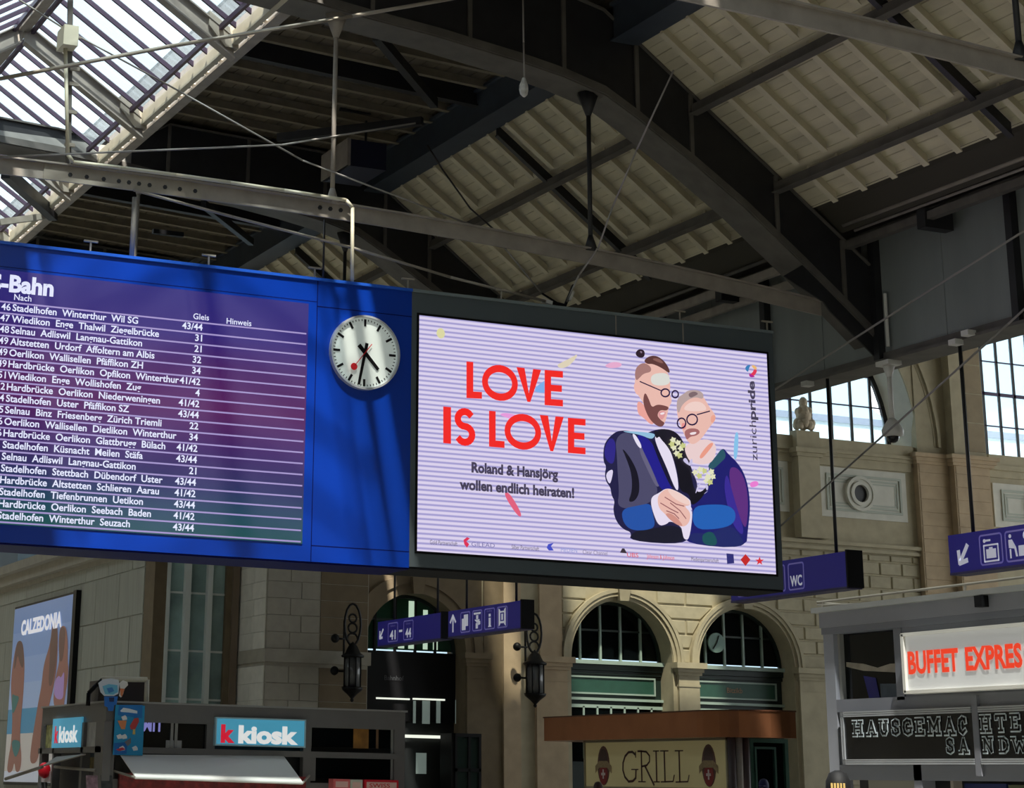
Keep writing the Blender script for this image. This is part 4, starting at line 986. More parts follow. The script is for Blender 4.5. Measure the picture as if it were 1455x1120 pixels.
# bottom line of sponsor marks
for s_, xa, ya, xb, c in (('Gold Partnerschaft', 610, 771, 649, (96, 90, 110)), ('GILEAD', 669, 774, 702, (120, 116, 170)), ('Silber Partnerschaft', 726, 778, 765, (96, 90, 110)), ('MEDIEN', 796, 782, 819, (150, 160, 220)), ('Clear Channel', 827, 785, 862, (130, 120, 150)), ('UBS', 890, 789, 906, (230, 60, 70)), ('Johnson & Johnson', 918, 791, 957, (232, 70, 80)), ('Medienpartnerschaft', 981, 795, 1020, (96, 90, 110))):
    a = B.uv(xa, ya); b = B.uv(xb, ya); text(B, s_, a[0], a[1] - .03, .075, E_('fine_%d_%d' % (c[0], c[1]), c), ad, .0, width=b[0] - a[0], off=.026)
sp_([(656,768),(661,764),(665,766),(660,770),(664,774),(661,779),(657,774)], (226, 50, 90), 'logo')
sp_([(776,774),(784,772),(780,777),(784,783),(777,783),(774,779)], (70, 80, 200), 'logo')
sp_([(878,786),(881,780),(884,780),(888,787)], (60, 50, 60), 'logo')
sp_([(1029,787),(1039,788),(1040,801),(1030,802)], (50, 50, 120), 'logo')
sp_([(1056,788),(1063,796),(1056,805),(1049,796)], (200, 40, 40), 'logo')
sp_([(1076 + (6.5 if i % 2 == 0 else 2.6) * math.sin(i * math.pi / 5), 798 - (6.5 if i % 2 == 0 else 2.6) * math.cos(i * math.pi / 5)) for i in range(10)], (226, 50, 60), 'logo')
# board suspension rods, cables
def rod(px, ytop, ybot, Y, label, r=.03, m=M_grey, ztop=None, zbot=None):
    x = U(px, ybot, 1, Y).x; zt_ = ztop if ztop else U(px, ytop, 1, Y).z; zb_ = zbot if zbot else U(px, ybot, 1, Y).z
    o = MB().tube((x, Y, zb_), (x, Y, zt_), r).build('hanging_rod', m, None, True); return tag(o, label, 'rod')
rod(187, 280, 365, YB + .3, 'grey rod holding the blue board, left of the clock', .045, zbot=ZB1 + .05)
rod(459, 290, 400, YB + .9, 'thin dark rod above the departure board left of the white conduit', .02, M_cableD, zbot=ZB1 + .05, ztop=11.4)
# ================================================================ HANGING BLUE SIGNS (plane x = 25)
XG = 25.0
G_ = Plane('x', XG)
def bsign(label, px0, px1, hidden=None):
    ya = U(px0, 880, 0, XG).y; yb = U(px1, 850, 0, XG).y
    t = thing('direction_sign', label, 'sign', (XG, (ya + yb) / 2, 5.5), 'blue hanging direction signs below the girder')
    y0, y1 = min(ya, yb), max(ya, yb)
    sb = MB().box(XG, XG + .34, y0, y1, 5.5, 6.17).build('sign_box', M_sign, t)
    sub(MB().box(XG - .015, XG + .36, y0 - .05, y0, 5.48, 6.2).build('end_cap', M_black, t), sb)
    MB().box(XG - .01, XG + .35, y0, y1, 5.46, 5.5).build('lower_rim', mat('sign_rim', (70, 66, 110), .5), t)
    for yy in (y0 + .12 * (y1 - y0), y1 - .2 * (y1 - y0)):
        MB().tube((XG + .14, yy, 6.1), (XG + .14, yy, 9.7), .035).build('hanging_rod', M_steelD, t, True)
    return t, y0, y1
def outline(t, px0, py0, px1, py1, w=.03):
    u0, v0 = G_.uv(px0, py0); u1, v1 = G_.uv(px1, py1); mb = MB()
    v0, v1 = 6.08, 5.57
    pts = []; r = .05
    for (cx_, cz, a) in ((u1 - r, v0 - r, 0), (u0 + r, v0 - r, 90), (u0 + r, v1 + r, 180), (u1 - r, v1 + r, 270)):
        for k in range(4): an = math.radians(a + k * 30); pts.append((cx_ + r * math.cos(an), cz + r * math.sin(an)))
    G_.stroke(mb, pts, w, .006, .003, True); mb.build('pictogram_frame', M_signL, t); return u0, u1, v1, v0
def gp(t, pts, m=M_signW, off=.008, nm='pictogram'):
    return MB().prism([G_.P(a, b, off) for a, b in pts], (-.003, 0, 0)).build(nm, m, t)
def arrow(t, uc, vc, L_, ang, w=.085):
    mb = MB(); d = Vector((math.cos(math.radians(ang)), math.sin(math.radians(ang)))); c = Vector((uc, vc)); tip = c + d * L_ / 2; tail = c - d * L_ / 2
    n = Vector((-d.y, d.x)); G_.stroke(mb, [tail, tip - d * .05], w, .008, .003)
    for s in (1, -1):
        e = tip - d * L_ * .42 + n * s * L_ * .38; G_.stroke(mb, [tip, e], w, .009 + .001 * s, .003)
    mb.build('arrow', M_signW, t)
def ucol(px, py=890): return G_.uv(px, py)[0]
# platforms 41-44
t, y0, y1 = bsign('blue hanging sign with arrow and platforms 41 to 44, in front of the dark arch', 537, 627)
arrow(t, ucol(542.5), 5.82, .33, 225, .07)
for (a, b, s_) in ((552, 565, '41'), (574, 587, '44')):
    u0, u1, v1, v0 = outline(t, a, 890, b, 915); text(G_, s_, (u0 + u1) / 2, 5.63, .24, M_signW, t, .03, width=(u1 - u0) * .62, align='c', off=.012, name='platform_number')
    text(G_, 'Gleis', (u0 + u1) / 2, 5.98, .05, M_signL, t, 0, width=(u1 - u0) * .5, align='c', off=.012)
gp(t, [(ucol(567.5), 5.8), (ucol(572), 5.8), (ucol(572), 5.86), (ucol(567.5), 5.86)])
# services
t, y0, y1 = bsign('blue hanging sign with an upward arrow and four pictograms, between the two wall lanterns', 637, 740)
arrow(t, ucol(644), 5.83, .42, 90, .07)
u0, u1, v1, v0 = outline(t, 655, 880, 668, 900); w = u1 - u0
gp(t, [(u0 + .35 * w, 6.02), (u0 + .8 * w, 6.02), (u0 + .8 * w, 5.72), (u0 + .35 * w, 5.72)]); gp(t, [(u0 + .15 * w, 5.92), (u0 + .55 * w, 5.92), (u0 + .55 * w, 5.62), (u0 + .15 * w, 5.62)], off=.012)
u0, u1, v1, v0 = outline(t, 672, 880, 685, 900); w = u1 - u0
gp(t, [(u0 + .12 * w, 6.03), (u0 + .9 * w, 6.03), (u0 + .85 * w, 5.98), (u0 + .15 * w, 5.98)]); gp(t, [(u0 + .2 * w, 5.85), (u0 + .8 * w, 5.85), (u0 + .5 * w, 5.76)]); gp(t, [(u0 + .4 * w, 5.96), (u0 + .62 * w, 5.96), (u0 + .62 * w, 5.86), (u0 + .4 * w, 5.86)], off=.01)
gp(t, [(u0 + .35 * w, 5.76), (u0 + .58 * w, 5.76), (u0 + .58 * w, 5.62), (u0 + .35 * w, 5.62)], off=.01); gp(t, [(u0 + .6 * w, 5.83), (u0 + .85 * w, 5.8), (u0 + .85 * w, 5.72), (u0 + .62 * w, 5.7)], off=.012)
u0, u1, v1, v0 = outline(t, 689, 880, 703, 900); w = u1 - u0
gp(t, [(u0 + .42 * w, 5.85), (u0 + .62 * w, 5.85), (u0 + .62 * w, 5.66), (u0 + .7 * w, 5.62), (u0 + .34 * w, 5.62), (u0 + .42 * w, 5.66)]); gp(t, [(u0 + .42 * w, 5.95), (u0 + .62 * w, 5.95), (u0 + .62 * w, 5.88), (u0 + .42 * w, 5.88)])
text(G_, 'Info', (u0 + u1) / 2, 6.0, .05, M_signL, t, 0, width=w * .5, align='c', off=.012)
u0, u1, v1, v0 = outline(t, 707, 880, 721, 900); w = u1 - u0
for q in ([(.14, .95), (.3, .85), (.3, .15), (.14, .05)], [(.86, .95), (.7, .85), (.7, .15), (.86, .05)], [(.3, .8), (.7, .8), (.7, .72), (.3, .72)], [(.3, .3), (.7, .3), (.7, .2), (.3, .2)], [(.42, .66), (.58, .66), (.58, .36), (.42, .36)]):
    gp(t, [(u0 + a * w, v1 + b * (v0 - v1)) for a, b in q])
# WC sign
t, y0, y1 = bsign('blue hanging sign reading WC beside the right end of the screen', 1040, 1205)
u0, u1, v1, v0 = outline(t, 1120, 800, 1143, 830)
text(G_, 'WC', (u0 + u1) / 2, 5.64, .2, M_signW, t, .03, width=(u1 - u0) * .78, align='c', off=.012)
for a, b in ((1092, 1116), (1066, 1088), (1047, 1062)):
    u0, u1, v1, v0 = outline(t, a, 800, b, 830); w = u1 - u0
    gp(t, [(u0 + .3 * w, 5.9), (u0 + .7 * w, 5.9), (u0 + .62 * w, 5.64), (u0 + .38 * w, 5.64)]); gp(t, [(u0 + .4 * w, 6.02), (u0 + .6 * w, 6.02), (u0 + .6 * w, 5.94), (u0 + .4 * w, 5.94)])
# right sign
t, y0, y1 = bsign('blue hanging sign with locker and waiting-room pictograms at the right edge', 1355, 1500)
arrow(t, ucol(1369, 780), 5.80, .38, 232, .085)
u0, u1, v1, v0 = outline(t, 1393, 780, 1426, 800); w = u1 - u0
mb = MB(); G_.stroke(mb, [(u0 + .18 * w, 5.62), (u0 + .82 * w, 5.62), (u0 + .82 * w, 5.9), (u0 + .18 * w, 5.9)], .03, .008, .003, True); mb.build('pictogram', M_signW, t)
gp(t, [(u0 + .28 * w, 5.67), (u0 + .72 * w, 5.67), (u0 + .72 * w, 5.83), (u0 + .28 * w, 5.83)]); gp(t, [(u0 + .42 * w, 5.83), (u0 + .58 * w, 5.83), (u0 + .58 * w, 5.86), (u0 + .42 * w, 5.86)], off=.01)
mb = MB(); G_.add(mb, G_.ell(u0 + .22 * w, 5.98, .035, .035, 12), .008, .003); G_.add(mb, [(u0 + .25 * w, 5.965), (u0 + .5 * w, 5.965), (u0 + .5 * w, 6.0), (u0 + .25 * w, 6.0)], .009, .003); mb.build('pictogram', M_signW, t)
u0, u1, v1, v0 = outline(t, 1430, 780, 1475, 800); w = u1 - u0
mb = MB(); G_.add(mb, G_.ell(u0 + .16 * w, 6.0, .035, .035, 12), .008, .003)
for q in ([(.1, 5.94), (.22, 5.94), (.34, 5.8), (.38, 5.64), (.32, 5.64), (.28, 5.78), (.1, 5.8)], [(.12, 5.78), (.17, 5.78), (.17, 5.62), (.12, 5.62)], [(.42, 5.64), (.75, 5.64), (.75, 5.82), (.42, 5.82)]): G_.add(mb, [(u0 + a * w, b) for a, b in q], .008, .003)
G_.stroke(mb, G_.ell(u0 + .7 * w, 5.98, .07, .07, 14), .025, .008, .003, True); mb.build('pictogram', M_signW, t)
# small fixtures on the girder
for i, (px, py, lab) in enumerate(((1150, 546, 'small white clamp on the girder edge above the WC sign'), (1361, 487, 'small white clamp on the girder edge at the right'), (1379, 474, 'little white box on the girder right of the clamp'))):
    p = U(px, py, 0, 25.0); o = MB().box(24.86, 25.05, p.y - .1, p.y + .1, p.z - .05, p.z + .05).build('girder_clamp', M_white, None); tag(o, lab, 'clamp')
# dome camera
dc = thing('dome_camera', 'white dome security camera hanging from the girder foot', 'camera', (25.1, 32.9, 9.66))
p0 = U(1263, 524, 0, 25.1); p1 = U(1267, 628, 0, 25.1); yc = p0.y; xc = 25.1
MB().box(xc - .16, xc + .16, yc - .2, yc + .2, 9.57, 9.66).build('mounting_plate', M_white, dc)
MB().tube((xc, yc, 9.56), (xc, yc, 8.55), .05).tube((xc, yc, 9.56), (xc, yc, 9.35), .12, 8, .05).build('stem', M_white, dc, True)
MB().lathe((xc, yc, 8.2), [(.14, 0), (.2, .02), (.21, .12), (.17, .2), (.1, .3), (.05, .36)], 20).build('housing', M_white, dc, True)
MB().ball((xc, yc, 8.2), .125, 16).build('dome', mat('camera_dome', (20, 20, 22), .08), dc, True)
pp = U(1258, 440, 0, 25.1)
tag(MB().tube((25.1, pp.y - .02, 9.95), (25.1, pp.y - .02, 11.0), .035).build('cable_duct', M_white, None), 'short white conduit on the girder above the dome camera', 'conduit')
# ================================================================ CABLES
def cable(pts, label, r=.018, m=M_cable, nm='cable'):
    o = MB().path(pts, r, 6).build(nm, m, None, True); return tag(o, label, 'cable')
AN = U(803, 434, 1, YB + .4)
cable([U(0, 112, 1, 31.5), U(240, 66, 1, 31.5), U(500, 23, 1, 31.5), U(700, -12, 1, 31.5)], 'bright steel cable rising across the skylight to the top edge', .035, M_lite)
cable([U(20, -5, 1, 33.2), U(90, 40, 1, 33.2), U(241, 122, 1, 33.2), U(430, 228, 1, 33.2), U(700, 331, 1, 33.3), U(768, 415, 1, 33.4)], 'thin dark wire running down from the skylight to the screen', .016, M_cable)
cable([U(0, 223, 1, 32.5), U(187, 215, 1, 32.5), U(400, 206, 1, 33.0), U(590, 175, 1, 33.6)], 'thin level wire crossing in front of the second truss', .018)
cable([U(190, 270, 1, YB + .2), U(330, 308, 1, YB + .2), U(500, 352, 1, YB + .2), U(640, 394, 1, YB + .2), U(775, 428, 1, YB + .2)], 'bright cable sagging from the tie bar down to the screen top', .026, M_lite)
cable([U(957, 100, 1, 29.5), U(905, 212, 1, 30.8), U(870, 295, 1, 31.8), U(850, 352, 1, 32.4), U(822, 392, 1, 32.9), AN], 'slack grey cable dropping from the roof to the screen top', .018)
cable([U(1097, 556, 0, 24.7), U(1298, 427, 0, 24.0), U(1500, 300, 0, 23.2)], 'thin cable rising across the dark girder panel', .02)
cable([U(1104, 752, 1, 34.6), U(1200, 668, 0, 24.9), U(1433, 460, 0, 24.2), U(1500, 398, 0, 23.8)], 'thin cable crossing the stone panel and arched window', .02)
cable([U(607, 206, 1, 40), U(628, 240, 1, 40), U(668, 296, 1, 40), U(706, 330, 1, 40)], 'thin black wire hanging under the light roof boards', .02, M_cableD)
cable([U(743, -8, 1, 31), U(744, 60, 1, 31), U(745, 112, 1, 31)], 'vertical thin wire with the wrapped bundle at its end', .016)
o = MB().lathe(U(744.5, 138, 1, 31), [(.02, 0), (.07, .05), (.09, .14), (.085, .22), (.05, .3), (.03, .36)], 7, 1, .8).build('wrapped_bundle', mat('plastic_wrap', (215, 215, 210), .3, 0, .2, 12, .6), None); tag(o, 'white plastic-wrapped bundle hanging on a wire', 'bundle')
# clamps at cable meeting point
cl = thing('cable_clamp', 'pair of white and black cable clamps on the screen top edge', 'clamp', tuple(AN))
for a, b, m, w in (((770, 427), (784, 431), M_white, .07), ((808, 427), (813, 414), M_white, .07), ((784, 430), (803, 435), M_black, .06), ((802, 436), (815, 405), M_black, .045), ((770, 417), (800, 436), M_black, .03)):
    MB().bar(U(*a, 1, YB + .35), U(*b, 1, YB + .35), w, w).build('clamp_piece', m, cl)
# conduit: box, pole, run along the tie, drop to the board
cb = thing('junction_box', 'white junction box on a thin pole in front of the skylight', 'box', tuple(U(97, 55, 1, 33.1)))
p = U(96, 53, 1, 33.1)
MB().box(p.x - .12, p.x + .14, 32.9, 33.35, p.z - .2, p.z + .16).build('box', mat('cream_box', (232, 226, 200), .5), cb)
MB().box(p.x + .14, p.x + .22, 33.0, 33.05, p.z - .02, p.z + .01).build('plug', M_grey, cb)
q = U(98, 232, 1, 33.2); MB().bar((q.x, 33.25, q.z), (p.x, 33.25, p.z + 1.6), .09, .05, (0, 1, 0)).build('pole', M_steel, cb)
for yy in (96, 118, 158, 205): z_ = U(96, yy, 1, 33.15).z; MB().box(q.x - .1, q.x + .07, 33.14, 33.2, z_ - .03, z_ + .03).build('clip', M_lite, cb)
M_cream = mat('cream_conduit', (220, 214, 188), .5)
tz = lambda x: 11.46 - .0040 * (x - 10.4) ** 2 + .17
cx0 = q.x - .05
pts = [(p.x - .02, 33.12, p.z - .2), (cx0, 33.12, tz(cx0) + .12), (cx0 + .1, 33.12, tz(cx0))] + [(x, 33.12, tz(x)) for x in (9.6, 10.6, 11.6, 12.6, 13.3)] + [(13.8, 33.12, tz(13.8)), (13.93, 33.12, tz(13.9) - .12), (13.95, 33.12, ZB1 + .05)]
tag(MB().path([Vector(a) for a in pts], .035, 8).build('conduit', M_cream, None, True), 'cream conduit running along the tie bar and down to the board', 'conduit')
# air handling box under the dark roof
vb = thing('ventilation_box', 'dark blue ventilation box hanging under the roof left of the clock rod', 'ventilation unit', tuple(U(505, 225, 1, 42)))
a = U(482, 205, 1, 42); b = U(536, 250, 1, 42)
MB().box(a.x, b.x, 41.5, 43, b.z, a.z).build('casing', mat('navy_paint', (22, 26, 52), .5), vb); MB().box(a.x - .02, a.x + .06, 41.45, 43.02, b.z, a.z).build('edge_panel', M_grey, vb)
MB().tube((b.x - .3, 42, a.z), (b.x - .3, 42, 16.2), .03).build('hanger', M_steelD, vb)
MB().bar((a.x, 42, a.z + .85), (b.x - .2, 42, a.z + .85), .08, .08).build('cross_bar', M_steelD, vb)
tag(MB().bar(U(217, 329, 1, 43), U(260, 334, 1, 43), .12, .1).build('lamp_bar', M_black, None), 'short black bar lamp hanging under the dark roof above the board', 'lamp')
# ================================================================ WALL LANTERNS
def lantern(px, pyt, pyb, label, Y):
    a = U(px - 13, 944, 1, Y); b = U(px + 13, 944, 1, Y); xc = (a.x + b.x) / 2; R_ = (b.x - a.x) / 2
    zt_ = U(px, pyt, 1, Y).z; zb_ = U(px, pyb, 1, Y).z; H_ = zt_ - zb_
    t = thing('wall_lantern', label, 'lantern', (xc, Y, zb_), 'iron wall lanterns beside the portal')
    z1_ = zb_ + H_ * .44; z0_ = zb_ + H_ * .13
    gc = MB().tube((xc, Y, z0_), (xc, Y, z1_), R_ * .85, 14).build('glass_cylinder', mat('lantern_glass', (92, 92, 92), .2), t, True)
    for k in range(8): an = k * math.pi / 4; mb = MB(); mb.tube((xc + R_ * .9 * math.cos(an), Y + R_ * .9 * math.sin(an), z0_), (xc + R_ * .9 * math.cos(an), Y + R_ * .9 * math.sin(an), z1_), .018, 5); sub(mb.build('glazing_rod', M_black, t), gc)
    MB().lathe((xc, Y, z1_), [(R_ * 1.1, 0), (R_ * 1.18, .05), (R_ * .8, .12), (R_ * .5, .3), (.05, .42)], 14).build('cap', M_black, t, True)
    MB().lathe((xc, Y, z0_ - .4), [(.02, 0), (.06, .05), (.04, .1), (R_ * .5, .22), (R_ * 1.0, .34), (R_ * 1.08, .42)], 14).build('base', M_black, t, True)
    mb = MB(); mb.tube((xc - R_ * .7, Y + .2, zb_ + H_ * .45), (xc - R_ * .7, Y + .2, zt_ - .5), .035)
    ctr = (xc - .02, zt_ - .62)
    pts = [(ctr[0] + .26 * math.cos(a_), Y, ctr[1] + .6 * math.sin(a_)) for a_ in [i * math.pi / 8 for i in range(17)]]
    mb.path([Vector(p_) for p_ in pts], .035, 6)
    for (rr, cz) in ((.14, ctr[1] - .1), (.12, ctr[1] + .18), (.17, ctr[1] - .42)):
        mb.path([Vector((ctr[0] + rr * math.cos(i * math.pi / 6), Y, cz + rr * math.sin(i * math.pi / 6))) for i in range(13)], .03, 5)
    mb.tube((xc, Y, z1_ + .4), (xc, Y, ctr[1] - .5), .03)
    mb.build('scroll_bracket', M_black, t)
    for zz in (zb_ + H_ * .63, zb_ + H_ * .3): MB().ball((xc - R_ - .22, Y + .15, zz), .13, 10).tube((xc - R_ - .2, Y + .15, zz), (xc - R_ * .5, Y + .2, zz), .03).build('wall_boss', M_black, t, True)
lantern(501, 857, 996, 'iron wall lantern on the grey pier left of the portal', 58.3)
lantern(760, 871, 1004, 'iron wall lantern right of the portal above the canopy end', 59.2)
# ================================================================ POSTER
XP_ = 19.57
Q = Plane('x', XP_ - .12)
ps = thing('advertising_poster', 'tall framed beach fashion poster on the grey slab wall', 'poster', (XP_, 74, 1.6))
y1 = U(22, 866, 0, Q.val).y; y0 = U(106, 845, 0, Q.val).y; zt_ = 7.6; zb_ = 1.55
MB().box(Q.val + .01, XP_ + .03, y0 - .1, y1 + .1, zb_ - .1, zt_ + .08).build('frame', M_black, ps)
MB().box(Q.val - .06, XP_, y0 - .42, y0 - .05, zb_ - .1, zt_ + .1).build('side_edge', M_black, ps)
Qp = lambda u, v: (-y1 + (y1 - y0) * u, zb_ + (zt_ - zb_) * v)
PO = [.004]
def pq(pts, rgb, nm='print', px=True):
    PO[0] += .002; pts = chaikin(list(pts), 2) if nm in ('bather', 'hair', 'swimsuit') else pts; q = [Q.uv(*p) for p in pts] if px else [Qp(*p) for p in pts]
    return Q.poly(q, nm, mat('print_%d_%d_%d' % rgb, rgb, .35, emit=.16), ps, off=PO[0], th=.001, px=False)
pq([(0, 0), (1, 0), (1, .06), (0, .06)], (214, 220, 236), px=False)
pq([(0, .06), (1, .06), (1, .30), (0, .30)], (206, 200, 196), 'sand', False)
pq([(0, .27), (1, .27), (1, .41), (0, .41)], (58, 142, 186), 'sea', False)
for i, c in enumerate(((160, 184, 226), (146, 174, 224), (130, 162, 218), (114, 150, 212))): pq([(0, .41 + i * .1475), (1, .41 + i * .1475), (1, 1.0), (0, 1.0)], c, 'sky_print', False)
k = 3.862
def A4(l): return [(x / k, 830 + y / k) for x, y in l]
pq(A4([(62,560),(70,460),(92,330),(110,308),(128,322),(136,400),(138,480),(130,620),(118,740),(112,860),(122,960),(112,1030),(88,1034),(82,970),(70,1034),(40,1036),(48,960),(64,880),(72,740),(66,640)]), (146, 92, 82), 'bather')
pq(A4([(92,330),(110,308),(128,322),(134,400),(130,470),(112,440),(100,380),(88,460),(78,470)]), (92, 58, 56), 'hair')
pq(A4([(70,600),(84,612),(108,616),(106,640),(76,720),(68,690)]), (40, 110, 110), 'swimsuit')
pq(A4([(66,852),(116,862),(114,900),(90,960),(74,920)]), (30, 108, 112), 'swimsuit')
pq(A4([(232,560),(244,440),(280,330),(292,216),(318,210),(322,300),(318,440),(300,560),(280,640),(262,720),(232,830),(212,980),(166,990),(176,880),(196,760),(216,640)]), (142, 88, 78), 'bather')
pq(A4([(280,330),(296,216),(318,214),(320,330),(308,470),(290,560),(270,560),(276,440)]), (98, 62, 58), 'hair')
pq(A4([(326,330),(332,250),(348,226),(370,240),(378,330),(376,430),(382,470),(372,560),(364,600),(352,700),(296,680),(302,560),(318,480),(332,420)]), (150, 96, 86), 'bather')
pq(A4([(328,330),(334,248),(350,232),(366,250),(360,330),(350,420),(332,430)]), (104, 66, 62), 'hair')
pq(A4([(306,530),(330,500),(340,520),(360,470),(356,560),(352,640),(300,625)]), (176, 140, 206), 'swimsuit')
a = Q.uv(32, 893); b = Q.uv(90, 872)
text(Q, 'CALZEDONIA', a[0], 6.62, .48, mat('print_white', (225, 226, 232), .4, emit=.7), ps, .05, width=b[0] - a[0], off=PO[0] + .01)
# ================================================================ KIOSK (front plane y = 36, side plane x = 10.72)
YK = 36.0; K = Plane('y', YK); XK = U(150, 1003, 1, YK).x; XK1 = U(574, 1004, 1, YK).x; ZK = 2.93
KS = Plane('x', XK); YKb = U(60, 1022, 0, XK).y
kk = thing('kiosk', 'grey glazed newspaper kiosk with a light blue name sign', 'kiosk', ((XK + XK1) / 2, 38, 0))
def KB(nm, x0, y0_, x1_, y1_, a, b, m, par=kk):
    u0, u1, v0, v1 = prect(K, x0, y0_, x1_, y1_); mb = MB(); K.addbox(mb, u0, u1, v0, v1, a, b); return mb.build(nm, m, par)
MB().box(XK, XK1, YK - .06, YKb, 2.62 + .0, ZK).build('roof_fascia', M_kgrey, kk)
MB().box(XK - .03, XK1 + .03, YK - .1, YKb + .03, ZK, ZK + .03).build('roof_edge', M_kedge, kk)
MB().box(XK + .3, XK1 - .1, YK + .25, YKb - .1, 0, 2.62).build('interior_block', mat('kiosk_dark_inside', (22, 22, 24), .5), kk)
zt2 = 2.62; ztr = K.uv(300, 1068)[1]
for x0, x1_ in ((148, 162), (292, 304), (430, 441), (559, 574)):
    a = U(x0, 1060, 1, YK).x; b = U(x1_, 1060, 1, YK).x; MB().box(a, b, YK - .04, YK + .12, 0, zt2).build('post', M_kgrey, kk)
MB().box(XK, XK1, YK - .05, YK + .1, ztr - .06, ztr + .04).build('transom_rail', M_kgrey, kk)
MB().box(XK, XK1, YK - .05, YK + .1, 1.2, 1.68).build('counter_front', M_kgrey, kk)
for (x0, y0_, x1_, y1_) in ((205, 1018, 292, 1064), (441, 1021, 559, 1064), (441, 1072, 559, 1108)): KB('window_pane', x0, y0_, x1_, y1_, -.06, -.05, M_darkglass)
for (x0, y0_, x1_, y1_) in ((244, 1020, 246, 1064), (250, 1020, 252, 1064), (438, 1020, 443, 1064), (557, 1020, 560, 1108), (440, 1072, 447, 1108)): KB('window_edge', x0, y0_, x1_, y1_, -.05, -.02, M_kedge)
KB('side_panel', 441, 1072, 448, 1110, -.05, 0, M_kgrey)
KB('paper_notice', 237, 1052, 259, 1064, -.05, -.045, mat('notice_grey', (170, 170, 168), .6))
KB('amber_reflection', 504, 1022, 525, 1064, -.049, -.045, mat('reflection_amber', (150, 104, 40), .6, 0, .3, 6))  # amber strips: orange reflection in the pane, painted as colour
KB('amber_reflection', 536, 1030, 539, 1064, -.049, -.045, mat('reflection_brown', (120, 90, 60), .6))
a = K.uv(199, 1036); b = K.uv(233, 1036)
lt = text(K, 'TIME', 0, 0, .19, mat('reflected_lilac', (150, 150, 225), .5, emit=.5), kk, .03, width=.5, off=-.04)  # mirrored letters: a reflection in the pane, drawn as glowing text
for v in lt.data.vertices: v.co.x = b[0] - v.co.x; v.co.z += a[1] - .03
# name sign
ks = thing('kiosk_sign', 'light blue illuminated sign lettered with white kiosk name and red k, facing front', 'sign', (U(366, 1041, 1, YK).x, YK - .1, 2.3))
KB('sign_panel', 304, 1020, 429, 1062, .04, .12, mat('kiosk_sign_blue', (84, 176, 210), .4, emit=.35), ks)
mb = MB(); u0, u1, v0, v1 = prect(K, 303, 1019, 430, 1063); frame_rect(mb, u0, u1, v0, v1, .025, YK - .14, YK - .04); mb.build('sign_rim', mat('sign_rim_light', (170, 205, 216), .5), ks)
a = K.uv(310, 1054); b = K.uv(330, 1054); c_ = K.uv(335, 1055); e_ = K.uv(420, 1056); h = K.uv(310, 1030)[1] - a[1]
text(K, 'k', a[0], a[1], h * .97, mat('kiosk_red', (206, 26, 52), .5, emit=.8), ks, .055, width=b[0] - a[0], off=.125)
text(K, 'kiosk', c_[0], c_[1], h * .97, mat('lit_white_letters', (226, 228, 226), .5, emit=.8), ks, .05, width=e_[0] - c_[0], off=.125)
ks2 = thing('kiosk_sign', 'smaller light blue kiosk name sign on the left side wall', 'sign', (XK, U(100, 1042, 0, XK).y, 2.2))
def KSB(nm, x0, y0_, x1_, y1_, a, b, m, par=kk):
    u0, u1, v0, v1 = prect(KS, x0, y0_, x1_, y1_); mb = MB(); KS.addbox(mb, u0, u1, v0, v1, a, b); return mb.build(nm, m, par)
KSB('sign_panel', 80, 1022, 118, 1062, .02, .06, MATS['kiosk_sign_blue'], ks2)
a = KS.uv(82, 1055); b = KS.uv(87, 1055); c_ = KS.uv(88, 1055); e_ = KS.uv(115, 1053)
text(KS, 'k', a[0], a[1], .27, MATS['kiosk_red'], ks2, .05, width=b[0] - a[0], off=.065)
text(KS, 'kiosk', c_[0], a[1], .27, MATS['lit_white_letters'], ks2, .04, width=e_[0] - c_[0], off=.065)
for x0, x1_ in ((60, 63), (78, 80), (118, 121), (138, 150)):
    a = U(x0, 1060, 0, XK).y; b = U(x1_, 1060, 0, XK).y; MB().box(XK - .04, XK + .1, min(a, b), max(a, b), 0, zt2).build('post', M_kgrey, kk)
MB().box(XK - .04, XK + .08, YK, YKb, ztr - .06, ztr + .04).build('transom_rail', M_kgrey, kk)
KSB('poster_strip', 63, 1027, 78, 1067, -.03, -.02, mat('yellow_green_print', (196, 196, 130), .6, 0, .45, 14))
KSB('paper_poster', 120, 1020, 138, 1064, -.03, -.02, mat('pale_poster', (190, 190, 184), .6, 0, .2, 5))
KSB('lit_shelf', 98, 1076, 136, 1092, -.28, -.27, mat('shelf_amber', (120, 96, 30), .6, 0, .5, 9))
KSB('price_sign', 60, 1096, 76, 1112, .0, .02, mat('price_white', (214, 196, 196), .6))
tag(MB().ball(U(63, 1095, 0, XK - .1), .12, 12, 1.2).build('balloon', mat('balloon_red', (206, 24, 40), .3), None, True), 'red balloon at the left corner of the kiosk', 'balloon')
# awnings
aw = thing('awning', 'white cloth awning opened out over the kiosk counter', 'awning', (U(300, 1090, 1, YK).x, 35.5, 2.0))
YA_ = 34.9
P_ = [U(171, 1074, 1, YK - .06), U(403, 1076, 1, YK - .06), U(430, 1113, 1, YA_), U(192, 1105, 1, YA_)]
MB().prism(P_, (0, 0, .02)).build('canvas', mat('awning_cloth', (244, 240, 230), .8), aw)
MB().tube(P_[3], P_[2], .025).build('front_bar', M_white, aw)
for a, b in ((U(162, 1096, 1, YK), P_[3]), (U(440, 1102, 1, YK), P_[2])): MB().tube(a, b, .02).build('folding_arm', M_lite, aw)
aw2 = thing('awning', 'grey folding awning at the left side wall of the kiosk', 'awning', (XK - .5, 38, 2.0))
A_ = [U(122, 1073, 0, XK - .05), U(80, 1077, 0, XK - .05), U(8, 1107, 0, XK - .9), U(60, 1090, 0, XK - .6)]
